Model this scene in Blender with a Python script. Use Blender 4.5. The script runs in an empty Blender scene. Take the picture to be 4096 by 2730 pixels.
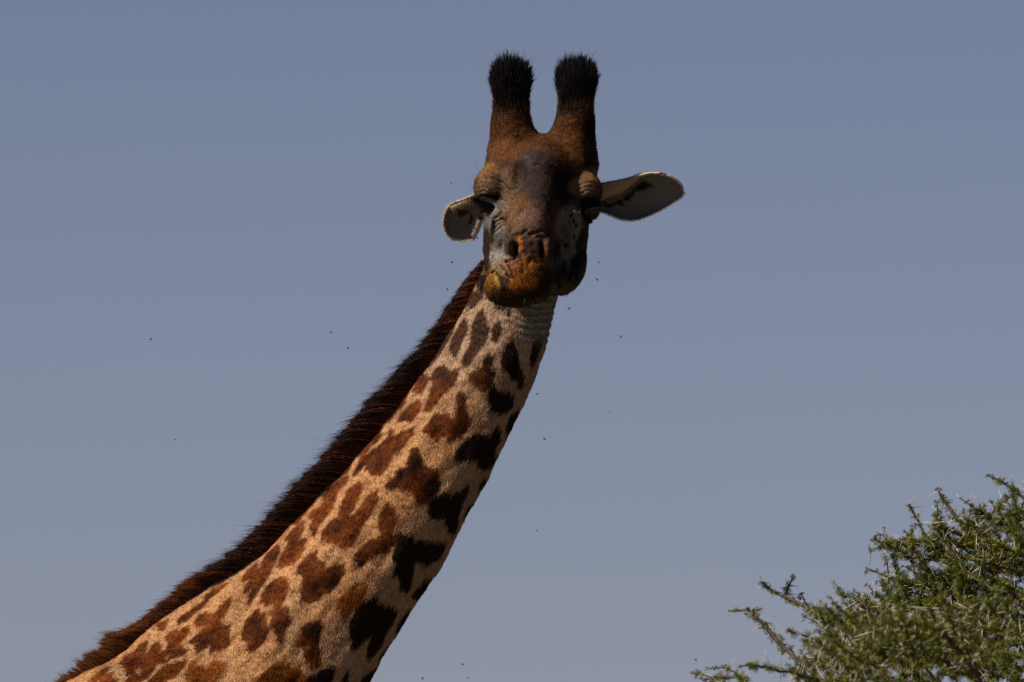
import bpy, bmesh, math, random
import numpy as np
from mathutils import Matrix, Vector

R = math.radians
rng = np.random.default_rng(7)
scene = bpy.context.scene

# ------------------------------------------------------------------ camera
S = 0.00065                                   # metres per photograph pixel at the giraffe
CAM = np.array([0.0, 0.0, 2.4])
TGT = np.array([0.0, 29.43, 4.4])
D = float(np.linalg.norm(TGT - CAM))
FWD = (TGT - CAM) / D
RGT = np.array([1.0, 0, 0])
UPV = np.cross(RGT, FWD)
cam = bpy.data.objects.new('camera', bpy.data.cameras.new('camera'))
scene.collection.objects.link(cam)
scene.camera = cam
cam.location = CAM
cam.rotation_euler = (R(90) + math.asin(FWD[2]), 0, 0)
cam.data.sensor_width = 36.0
cam.data.lens = 36.0 * D / (4096 * S)
cam.data.clip_end = 6000
cam.data.dof.use_dof = True
cam.data.dof.focus_distance = D - 0.10
cam.data.dof.aperture_fstop = 5.6

# ------------------------------------------------------------------ sky and sun
SUN = -0.66 * RGT + 0.72 * UPV - 0.24 * FWD   # direction towards the sun
SUN = SUN / np.linalg.norm(SUN)
SUN_EL = math.asin(SUN[2])
world = bpy.data.worlds.new('World')
scene.world = world
world.use_nodes = True
wn = world.node_tree
wn.nodes.clear()
w_out = wn.nodes.new('ShaderNodeOutputWorld')
w_bg = wn.nodes.new('ShaderNodeBackground')
w_sky = wn.nodes.new('ShaderNodeTexSky')
w_sky.sky_type = 'NISHITA'
w_sky.sun_disc = False
w_sky.sun_elevation = SUN_EL
w_sky.sun_rotation = math.atan2(SUN[0], SUN[1])
w_sky.altitude = 1500
w_sky.air_density = 0.5
w_sky.dust_density = 2.5
w_sky.ozone_density = 1.0
w_bg.inputs['Strength'].default_value = 0.0535
w_tint = wn.nodes.new('ShaderNodeVectorMath')           # the camera's white balance, the same for the whole sky
w_tint.operation = 'MULTIPLY'
w_tint.inputs[1].default_value = (1.25, 1.01, 0.945)
wn.links.new(w_sky.outputs[0], w_tint.inputs[0])
wn.links.new(w_tint.outputs[0], w_bg.inputs['Color'])
wn.links.new(w_bg.outputs[0], w_out.inputs['Surface'])
sun_d = bpy.data.lights.new('sun', 'SUN')
sun_d.energy = 5.0
sun_d.angle = R(0.53)
sun_d.color = (1.0, 0.93, 0.82)
sun = bpy.data.objects.new('sun', sun_d)
scene.collection.objects.link(sun)
sun.rotation_euler = Vector(SUN).to_track_quat('Z', 'Y').to_euler()
sun.location = (-20, 10, 40)
vs = scene.view_settings
vs.view_transform = 'Standard'
vs.look = 'None'
vs.gamma = 1.0
vs.exposure = 0.4
vs.use_curve_mapping = False
scene.cycles.use_denoising = False
scene.cycles.max_bounces = 6

# ------------------------------------------------------------------ helpers
def W(p):
    """photograph frame (x right, y down, w towards the camera; photograph pixels) -> metres in the world"""
    p = np.asarray(p, dtype=np.float64)
    return (TGT + S * ((p[..., 0:1] - 2048) * RGT + (1365 - p[..., 1:2]) * UPV - p[..., 2:3] * FWD))

def hash3(ix, iy, iz, seed):
    h = (ix.astype(np.uint32) * np.uint32(374761393) + iy.astype(np.uint32) * np.uint32(668265263)
         + iz.astype(np.uint32) * np.uint32(2147483647) + np.uint32(seed * 974711 % 4294967295))
    h = (h ^ (h >> np.uint32(13))) * np.uint32(1274126177)
    h = h ^ (h >> np.uint32(16))
    return (h & np.uint32(0xffffff)).astype(np.float32) / np.float32(0xffffff)

def noise(p, scale, seed=0):
    """value noise in -1..1"""
    q = np.asarray(p, dtype=np.float32) / scale + 1000.0
    i = np.floor(q).astype(np.int64)
    f = (q - i).astype(np.float32)
    f = f * f * (3 - 2 * f)
    out = 0
    for dx in (0, 1):
        for dy in (0, 1):
            for dz in (0, 1):
                wgt = (f[:, 0] if dx else 1 - f[:, 0]) * (f[:, 1] if dy else 1 - f[:, 1]) * (f[:, 2] if dz else 1 - f[:, 2])
                out = out + wgt * hash3(i[:, 0] + dx, i[:, 1] + dy, i[:, 2] + dz, seed)
    return out * 2 - 1

def fbm(p, scale, seed=0, oct=3):
    a, t, o = 1.0, 0.0, 0
    for k in range(oct):
        o = o + a * noise(p, scale / 2 ** k, seed + 31 * k)
        t += a
        a *= 0.5
    return o / t

def sstep(a, b, x):
    t = np.clip((x - a) / (b - a), 0, 1)
    return t * t * (3 - 2 * t)

def norm(v):
    return v / np.maximum(np.linalg.norm(v, axis=-1, keepdims=True), 1e-9)

def poly_dist(pts, poly):
    """signed distance to a polygon in 2-D, negative inside"""
    poly = np.asarray(poly, dtype=np.float32)
    d = np.full(len(pts), 1e9, np.float32)
    ins = np.zeros(len(pts), bool)
    n = len(poly)
    for i in range(n):
        a, b = poly[i], poly[(i + 1) % n]
        e = b - a
        v = pts - a
        t = np.clip((v @ e) / max(float(e @ e), 1e-6), 0, 1)
        q = v - t[:, None] * e
        d = np.minimum(d, (q * q).sum(1))
        c = ((a[1] > pts[:, 1]) != (b[1] > pts[:, 1]))
        den = (b[1] - a[1]) if abs(b[1] - a[1]) > 1e-6 else 1e-6
        ins ^= c & (pts[:, 0] < (b[0] - a[0]) * (pts[:, 1] - a[1]) / den + a[0])
    d = np.sqrt(d)
    return np.where(ins, -d, d)

def line_dist(pts, line):
    line = np.asarray(line, dtype=np.float32)
    d = np.full(len(pts), 1e9, np.float32)
    for a, b in zip(line[:-1], line[1:]):
        e = b - a
        v = pts - a
        t = np.clip((v @ e) / max(float(e @ e), 1e-6), 0, 1)
        q = v - t[:, None] * e
        d = np.minimum(d, (q * q).sum(1))
    return np.sqrt(d)

def link(o, parent=None):
    scene.collection.objects.link(o)
    if parent is not None:
        o.parent = parent
        o.matrix_parent_inverse = parent.matrix_world.inverted()
    return o

def empty(name, loc, label, cat, group=None):
    e = bpy.data.objects.new(name, None)
    scene.collection.objects.link(e)
    e.location = loc
    e.matrix_world = Matrix.Translation(Vector(loc))
    e['label'] = label
    e['category'] = cat
    if group:
        e['group'] = group
    e.empty_display_size = 0.1
    return e

def mesh_obj(name, verts, faces, mat, parent=None, smooth=True):
    me = bpy.data.meshes.new(name)
    me.from_pydata(np.asarray(verts, dtype=np.float64).tolist(), [], faces if isinstance(faces, list) else faces.tolist())
    me.update()
    if smooth:
        me.shade_smooth()
    me.materials.append(mat)
    return link(bpy.data.objects.new(name, me), parent)

def hair_obj(name, P, rad, col, mat, parent, taper=True):
    """P: (n, k, 3) metres, rad: root radius, col: (n, 3)"""
    n, k, _ = P.shape
    hc = bpy.data.hair_curves.new(name)
    hc.add_curves([k] * n)
    hc.attributes['position'].data.foreach_set('vector', np.ascontiguousarray(P, dtype=np.float32).ravel())
    ra = hc.attributes.get('radius') or hc.attributes.new('radius', 'FLOAT', 'POINT')
    prof = np.linspace(1, 0.15, k) ** 0.8 if taper else np.ones(k)
    ra.data.foreach_set('value', (np.broadcast_to(np.asarray(rad, dtype=np.float32).reshape(-1, 1), (n, 1)) * prof).astype(np.float32).ravel())
    pt = np.ndim(col) == 3
    ca = hc.attributes.new('tint', 'FLOAT_COLOR', 'POINT' if pt else 'CURVE')
    c4 = np.ones((n * k if pt else n, 4), np.float32)
    c4[:, :3] = np.reshape(col, (-1, 3))
    ca.data.foreach_set('color', c4.ravel())
    hc.materials.append(mat)
    return link(bpy.data.objects.new(name, hc), parent)

def new_mat(name):
    m = bpy.data.materials.new(name)
    m.use_nodes = True
    nt = m.node_tree
    return m, nt, nt.nodes['Principled BSDF']

# ------------------------------------------------------------------ materials
def attr_mat(name, rough, bump=0.0, bscale=300, spec=0.3, var=0.0):
    m, nt, b = new_mat(name)
    a = nt.nodes.new('ShaderNodeAttribute')
    a.attribute_name = 'tint'
    b.inputs['Roughness'].default_value = rough
    b.inputs['Specular IOR Level'].default_value = spec
    src = a.outputs['Color']
    if bump or var:
        tc = nt.nodes.new('ShaderNodeTexCoord')
        nz = nt.nodes.new('ShaderNodeTexNoise')
        nz.inputs['Scale'].default_value = bscale
        nz.inputs['Detail'].default_value = 4
        nt.links.new(tc.outputs['Object'], nz.inputs['Vector'])
        if var:
            mr = nt.nodes.new('ShaderNodeMapRange')
            mr.inputs['From Min'].default_value = 0.25
            mr.inputs['From Max'].default_value = 0.75
            mr.inputs['To Min'].default_value = 1 - var
            mr.inputs['To Max'].default_value = 1 + var
            nt.links.new(nz.outputs['Fac'], mr.inputs['Value'])
            mx = nt.nodes.new('ShaderNodeVectorMath')
            mx.operation = 'SCALE'
            nt.links.new(src, mx.inputs[0])
            nt.links.new(mr.outputs[0], mx.inputs['Scale'])
            src = mx.outputs[0]
        if bump:
            bp = nt.nodes.new('ShaderNodeBump')
            bp.inputs['Strength'].default_value = bump
            bp.inputs['Distance'].default_value = 0.002
            nt.links.new(nz.outputs['Fac'], bp.inputs['Height'])
            nt.links.new(bp.outputs[0], b.inputs['Normal'])
    nt.links.new(src, b.inputs['Base Color'])
    return m

M_SKIN = attr_mat('giraffe_skin', 0.75, bump=0.35, bscale=220, spec=0.06, var=0.12)
M_FUR = attr_mat('giraffe_fur', 0.6, spec=0.04)
M_EYE, _nt, _b = new_mat('dark_eye')
_b.inputs['Base Color'].default_value = (0.006, 0.004, 0.003, 1)
_b.inputs['Roughness'].default_value = 0.2
_b.inputs['Specular IOR Level'].default_value = 0.15

# ------------------------------------------------------------------ ground
def build_ground():
    m, nt, b = new_mat('dry_savanna_ground')
    tc = nt.nodes.new('ShaderNodeTexCoord')
    nz = nt.nodes.new('ShaderNodeTexNoise')
    nz.inputs['Scale'].default_value = 0.6
    nz.inputs['Detail'].default_value = 8
    cr = nt.nodes.new('ShaderNodeValToRGB')
    cr.color_ramp.elements[0].position = 0.3
    cr.color_ramp.elements[0].color = (0.07, 0.06, 0.03, 1)
    cr.color_ramp.elements[1].position = 0.7
    cr.color_ramp.elements[1].color = (0.16, 0.12, 0.065, 1)
    nt.links.new(tc.outputs['Object'], nz.inputs['Vector'])
    nt.links.new(nz.outputs['Fac'], cr.inputs['Fac'])
    nt.links.new(cr.outputs[0], b.inputs['Base Color'])
    b.inputs['Roughness'].default_value = 0.95
    xs = np.concatenate([-np.geomspace(5000, 20, 14), np.linspace(-18, 18, 13), np.geomspace(20, 5000, 14)])
    ys = xs + 25
    V = []
    for y in ys:
        for x in xs:
            z = 0.0 if math.hypot(x, y - 25) < 45 else 0.35 * math.sin(x * 0.013) * math.cos(y * 0.017)
            V.append((x, y, z))
    n = len(xs)
    F = [(j * n + i, j * n + i + 1, (j + 1) * n + i + 1, (j + 1) * n + i) for j in range(n - 1) for i in range(n - 1)]
    o = mesh_obj('ground', V, F, m)
    o['kind'] = 'structure'
build_ground()

# ------------------------------------------------------------------ implicit modelling
class Field:
    def __init__(self, lo, hi, h, far=70.0):
        self.lo = np.array(lo, np.float32)
        self.h = h
        self.n = np.ceil((np.array(hi) - np.array(lo)) / h).astype(int) + 1
        self.F = np.full(self.n, far, np.float32)
        self.far = far

    def box(self, lo, hi):
        m = self.far
        i0 = np.maximum(np.floor((np.array(lo) - m - self.lo) / self.h).astype(int), 0)
        i1 = np.minimum(np.ceil((np.array(hi) + m - self.lo) / self.h).astype(int) + 1, self.n)
        if np.any(i1 <= i0):
            return None
        sl = tuple(slice(a, b) for a, b in zip(i0, i1))
        ax = [(self.lo[k] + self.h * np.arange(i0[k], i1[k])).astype(np.float32) for k in range(3)]
        return sl, np.meshgrid(*ax, indexing='ij', sparse=True)

    def put(self, sl, d, k, op):
        f = self.F[sl]
        if op == 'add':
            hh = np.clip(0.5 + 0.5 * (f - d) / k, 0, 1)
            self.F[sl] = f * (1 - hh) + d * hh - k * hh * (1 - hh)
        else:
            d = -d
            hh = np.clip(0.5 - 0.5 * (f - d) / k, 0, 1)
            self.F[sl] = f * (1 - hh) + d * hh + k * hh * (1 - hh)

    def ell(self, c, r, k=30, op='add', rot=0.0, rx=0.0):
        """ellipsoid; rot: degrees in the x-y plane, rx: degrees in the y-w plane"""
        m = max(r) if (rot or rx) else None
        rr = np.array(r, float) if m is None else np.array([m] * 3)
        b = self.box(np.array(c) - rr, np.array(c) + rr)
        if b is None:
            return
        sl, (x, y, z) = b
        x, y, z = x - c[0], y - c[1], z - c[2]
        if rot:
            a = R(rot)
            x, y = x * math.cos(a) + y * math.sin(a), -x * math.sin(a) + y * math.cos(a)
        if rx:
            a = R(rx)
            y, z = y * math.cos(a) + z * math.sin(a), -y * math.sin(a) + z * math.cos(a)
        q = (x / r[0]) ** 2 + (y / r[1]) ** 2 + (z / r[2]) ** 2
        k0 = np.sqrt(q)
        k1 = np.sqrt((x / r[0] ** 2) ** 2 + (y / r[1] ** 2) ** 2 + (z / r[2] ** 2) ** 2) + 1e-6
        self.put(sl, (k0 * (k0 - 1) / k1).astype(np.float32), k, op)

    def cone(self, a, b, ra, rb, k=30, op='add'):
        a, b = np.array(a, np.float32), np.array(b, np.float32)
        lo = np.minimum(a - ra, b - rb)
        hi = np.maximum(a + ra, b + rb)
        bx = self.box(lo, hi)
        if bx is None:
            return
        sl, (x, y, z) = bx
        e = b - a
        t = np.clip(((x - a[0]) * e[0] + (y - a[1]) * e[1] + (z - a[2]) * e[2]) / float(e @ e), 0, 1)
        d = np.sqrt((x - a[0] - t * e[0]) ** 2 + (y - a[1] - t * e[1]) ** 2 + (z - a[2] - t * e[2]) ** 2) - (ra + t * (rb - ra))
        self.put(sl, d.astype(np.float32), k, op)

    def mesh(self):
        F, n = self.F, self.n
        neg = F < 0
        cs = neg[:-1, :-1, :-1].astype(np.int8)
        cnt = np.zeros_like(cs)
        corners = [(i, j, k) for i in (0, 1) for j in (0, 1) for k in (0, 1)]
        for (i, j, k) in corners:
            cnt += neg[i:n[0] - 1 + i, j:n[1] - 1 + j, k:n[2] - 1 + k]
        act = (cnt > 0) & (cnt < 8)
        idx = np.argwhere(act)
        vid = np.full(act.shape, -1, np.int32)
        vid[act] = np.arange(len(idx))
        acc = np.zeros((len(idx), 3), np.float32)
        num = np.zeros(len(idx), np.float32)
        for c0 in corners:
            for ax in range(3):
                if c0[ax]:
                    continue
                c1 = list(c0)
                c1[ax] = 1
                f0 = F[idx[:, 0] + c0[0], idx[:, 1] + c0[1], idx[:, 2] + c0[2]]
                f1 = F[idx[:, 0] + c1[0], idx[:, 1] + c1[1], idx[:, 2] + c1[2]]
                m = (f0 < 0) != (f1 < 0)
                t = np.where(m, f0 / np.where(m, f0 - f1, 1), 0)
                p = np.tile(np.array(c0, np.float32), (len(idx), 1))
                p[:, ax] = t
                acc += p * m[:, None]
                num += m
        V = self.lo + self.h * (idx + acc / num[:, None])
        faces = []
        for ax in range(3):
            u, v = (ax + 1) % 3, (ax + 2) % 3
            s0 = [slice(None)] * 3
            s1 = [slice(None)] * 3
            s0[ax] = slice(0, n[ax] - 1)
            s1[ax] = slice(1, n[ax])
            ch = neg[tuple(s0)] != neg[tuple(s1)]
            e = np.argwhere(ch)
            ok = (e[:, u] > 0) & (e[:, v] > 0) & (e[:, u] < n[u] - 1) & (e[:, v] < n[v] - 1)
            e = e[ok]
            du, dv = np.zeros(3, int), np.zeros(3, int)
            du[u] = 1
            dv[v] = 1
            q = [vid[tuple((e - du - dv).T)], vid[tuple((e - dv).T)], vid[tuple(e.T)], vid[tuple((e - du).T)]]
            q = np.stack(q, 1)
            inside_first = neg[tuple(e.T)]
            q[~inside_first] = q[~inside_first][:, ::-1]
            faces.append(q)
        return V, np.concatenate(faces)

# neck: centre (x, y), half depth in the picture plane, w of the centre
NECK = np.array([
    (2145, 860, 120, -150), (2118, 985, 142, -140), (2070, 1140, 165, -125), (2007, 1322, 184, -110), (1939, 1471, 200, -100),
    (1862, 1612, 217, -95), (1750, 1782, 237, -90), (1643, 1944, 255, -90), (1522, 2120, 280, -90),
    (1405, 2270, 297, -90), (1287, 2424, 322, -90), (1185, 2545, 357, -90), (1045, 2685, 407, -90),
    (900, 2850, 470, -90), (700, 3080, 500, -90), (450, 3320, 520, -90)], np.float32)

def neck_coords(x, y):
    """nearest point of the neck line: (segment position, signed offset towards the nape)"""
    best = None
    for i in range(len(NECK) - 1):
        a, b = NECK[i, :2], NECK[i + 1, :2]
        e = b - a
        L2 = float(e @ e)
        t = np.clip(((x - a[0]) * e[0] + (y - a[1]) * e[1]) / L2, 0, 1)
        qx, qy = x - a[0] - t * e[0], y - a[1] - t * e[1]
        d2 = qx * qx + qy * qy
        # nape lies to the upper left of the line
        side = np.where(qx * e[1] - qy * e[0] < 0, 1.0, -1.0)
        if best is None:
            best = [d2, i + t, side]
        else:
            m = d2 < best[0]
            best = [np.where(m, d2, best[0]), np.where(m, i + t, best[1]), np.where(m, side, best[2])]
    return best[1], np.sqrt(best[0]) * best[2]

def add_neck(fl, k=60):
    b = fl.box((-300, 700, -520), (2400, 3900, 420))
    if b is None:
        return
    sl, (x, y, z) = b
    x2, y2 = x[:, :, 0], y[:, :, 0]
    s, off = neck_coords(x2, y2)
    ar = np.interp(s, np.arange(len(NECK)), NECK[:, 2])
    cw = np.interp(s, np.arange(len(NECK)), NECK[:, 3])
    tn = np.clip(off / ar, -1.3, 1.3)
    br = ar * (0.74 - 0.20 * tn - 0.06 * tn * tn)
    q = np.sqrt((off / ar)[:, :, None] ** 2 + ((z - cw[:, :, None]) / br[:, :, None]) ** 2)
    g = np.sqrt((off / ar ** 2)[:, :, None] ** 2 + ((z - cw[:, :, None]) / br[:, :, None] ** 2) ** 2) + 1e-6
    d = (q * (q - 1) / g).astype(np.float32)
    # round cap above the first station
    fl.put(sl, d, k, 'add')

def build_head_field():
    fl = Field((1760, 215, -360), (2470, 1640, 700), 4.0)
    E, C = fl.ell, fl.cone
    # skull
    E((2158, 715, 10), (188, 170, 190), 40)
    E((2160, 705, 122), (112, 125, 92), 40)               # frontal bump
    E((2163, 640, 120), (78, 72, 62), 24)
    for (ax, bx_) in ((2105, 2050), (2238, 2300)):
        C((ax, 605, 5), (bx_, 480, -15), 66, 54, 45)
    # ossicones
    for (bx, tx, s) in ((2054, 2042, -1), (2288, 2308, 1)):
        C((bx, 650, 10), (bx + (tx - bx) * 0.45, 500, -10), 108, 62, 45)
        C((bx + (tx - bx) * 0.45, 500, -10), (tx, 352, -25), 62, 58, 25)
        E((tx, 345, -25), (62, 56, 60), 25)
        C((2163 + s * 128, 640, -5), (2172 + s * 137, 485, -18), 80, 62, 40)
        E((2163 + s * 172, 606, -110), (42, 60, 55), 30)
    # brows
    E((1968, 748, 65), (72, 80, 95), 38)
    E((2340, 765, 75), (68, 74, 92), 38)
    # upper face
    C((2150, 800, 90), (2108, 1010, 440), 138, 98, 55)
    C((2148, 760, 168), (2110, 955, 482), 86, 66, 30)      # nasal ridge
    E((2010, 905, 130), (70, 90, 120), 40)
    E((2275, 910, 130), (78, 95, 120), 40)
    # jaw muscles
    E((2243, 1005, 50), (102, 172, 130), 45)
    E((2022, 990, 50), (88, 160, 130), 45)
    # lower jaw
    C((2235, 1060, 60), (2085, 1150, 450), 92, 62, 40)
    C((2040, 1060, 60), (2020, 1140, 450), 75, 60, 40)
    # muzzle
    E((2110, 1012, 500), (92, 72, 82), 35)
    E((2098, 1100, 525), (105, 82, 78), 35)
    E((2015, 1088, 490), (56, 52, 66), 22)
    E((2170, 1090, 490), (52, 60, 70), 30)
    # chin pushed sideways in chewing
    E((1998, 1150, 478), (58, 60, 70), 16)
    E((2055, 1176, 455), (88, 56, 80), 26)
    E((2130, 1160, 440), (80, 55, 90), 30)
    add_neck(fl, 55)
    # eye hollows
    E((1936, 830, 165), (38, 34, 62), 20, 'sub')
    E((2366, 850, 172), (38, 34, 62), 20, 'sub')
    # hollows beside the nose
    E((1978, 930, 300), (40, 85, 90), 45, 'sub')
    E((2262, 925, 310), (42, 95, 90), 45, 'sub')
    E((2072, 700, 205), (26, 60, 40), 35, 'sub')
    E((2262, 715, 205), (26, 60, 40), 35, 'sub')
    # lids
    C((1908, 800, 110), (1985, 822, 150), 13, 10, 16)
    C((2394, 822, 105), (2325, 838, 145), 12, 10, 18)
    C((1920, 868, 112), (1985, 858, 148), 12, 9, 18)
    C((2362, 886, 108), (2326, 880, 138), 9, 8, 18)
    # nostrils
    E((2040, 1002, 548), (20, 46, 30), 14, rot=-8)
    E((2186, 1002, 538), (18, 46, 30), 14, rot=8)
    E((2066, 1008, 585), (12, 40, 44), 9, 'sub', rot=12)
    E((2165, 1006, 578), (14, 38, 44), 9, 'sub', rot=-8)
    # mouth line between upper and lower lip
    for a, b in (((1985, 1100, 560), (2020, 1155, 570)), ((2020, 1155, 570), (2075, 1186, 560)), ((2075, 1186, 560), (2160, 1172, 545)), ((2160, 1172, 545), (2235, 1120, 470))):
        C(a, b, 10, 9, 8, 'sub')
    # folds of the lifted lip
    for a, b in (((2030, 1050, 560), (2062, 1112, 600)), ((2005, 1062, 545), (2035, 1095, 575)), ((2022, 1098, 560), (2056, 1120, 595))):
        C(a, b, 9, 8, 7, 'sub')
    return fl

def build_neck_field():
    fl = Field((-160, 1250, -480), (2330, 3050, 330), 9.0, far=60)
    add_neck(fl)
    fl.ell((560, 3300, 60), (560, 640, 330), 120)
    return fl

TILT = (FWD[2] / UPV[2])
def LW(y, w):
    return w + (y - 1365) * TILT

def build_torso_field():
    fl = Field((-2700, 2700, -700), (1500, 8400, 1300), 36.0, far=240)
    add_neck(fl, 200)
    C, E = fl.cone, fl.ell
    E((560, 3300, 60), (560, 640, 330), 120)
    C((250, 3480, LW(3480, -250)), (-1750, 3800, LW(3800, -250)), 610, 540, 200)
    E((-150, 3120, 0), (420, 260, 200), 200)
    for s in (-1, 1):
        C((380, 3700, LW(3700, -250 + 230 * s)), (360, 5750, LW(5750, -250 + 230 * s)), 250, 105, 120)
        C((360, 5750, LW(5750, -250 + 230 * s)), (350, 7850, LW(7850, -250 + 230 * s)), 105, 72, 60)
        C((350, 7850, LW(7850, -250 + 230 * s)), (350, 8040, LW(8040, -250 + 230 * s)), 85, 105, 40)
        C((-1900, 3900, LW(3900, -250 + 230 * s)), (-1800, 5650, LW(5650, -250 + 230 * s)), 300, 110, 120)
        C((-1800, 5650, LW(5650, -250 + 230 * s)), (-1900, 7850, LW(7850, -250 + 230 * s)), 105, 75, 60)
        C((-1900, 7850, LW(7850, -250 + 230 * s)), (-1900, 8040, LW(8040, -250 + 230 * s)), 85, 105, 40)
    return fl

def keep_faces(V, F, keep):
    F = F[keep]
    used = np.unique(F)
    m = np.full(len(V), -1)
    m[used] = np.arange(len(used))
    return V[used], m[F]

def smooth_verts(V, F, it=2, lam=0.5):
    V = V.copy()
    E = np.concatenate([F[:, [0, 1]], F[:, [1, 2]], F[:, [2, 3]], F[:, [3, 0]]])
    # border vertices stay
    ek = np.sort(E, 1)
    key = ek[:, 0].astype(np.int64) * len(V) + ek[:, 1]
    u, c = np.unique(key, return_counts=True)
    bord = np.zeros(len(V), bool)
    bu = u[c == 1]
    bord[bu // len(V)] = True
    bord[bu % len(V)] = True
    deg = np.bincount(E[:, 0], minlength=len(V)) + np.bincount(E[:, 1], minlength=len(V))
    for _ in range(it):
        acc = np.zeros_like(V)
        for k in range(3):
            acc[:, k] = np.bincount(E[:, 0], V[E[:, 1], k], len(V)) + np.bincount(E[:, 1], V[E[:, 0], k], len(V))
        nv = V + lam * (acc / np.maximum(deg, 1)[:, None] - V)
        V[~bord] = nv[~bord]
    return V

def vnormals(V, F):
    fn = np.cross(V[F[:, 2]] - V[F[:, 0]], V[F[:, 3]] - V[F[:, 1]])
    N = np.zeros_like(V)
    for j in range(4):
        for k in range(3):
            N[:, k] += np.bincount(F[:, j], fn[:, k], len(V))
    return norm(N)

# ------------------------------------------------------------------ coat pattern
def spots_from(rows, off, sc):
    return [(kind, [(x / sc + off[0], y / sc + off[1]) for x, y in pts]) for kind, pts in rows]

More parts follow.
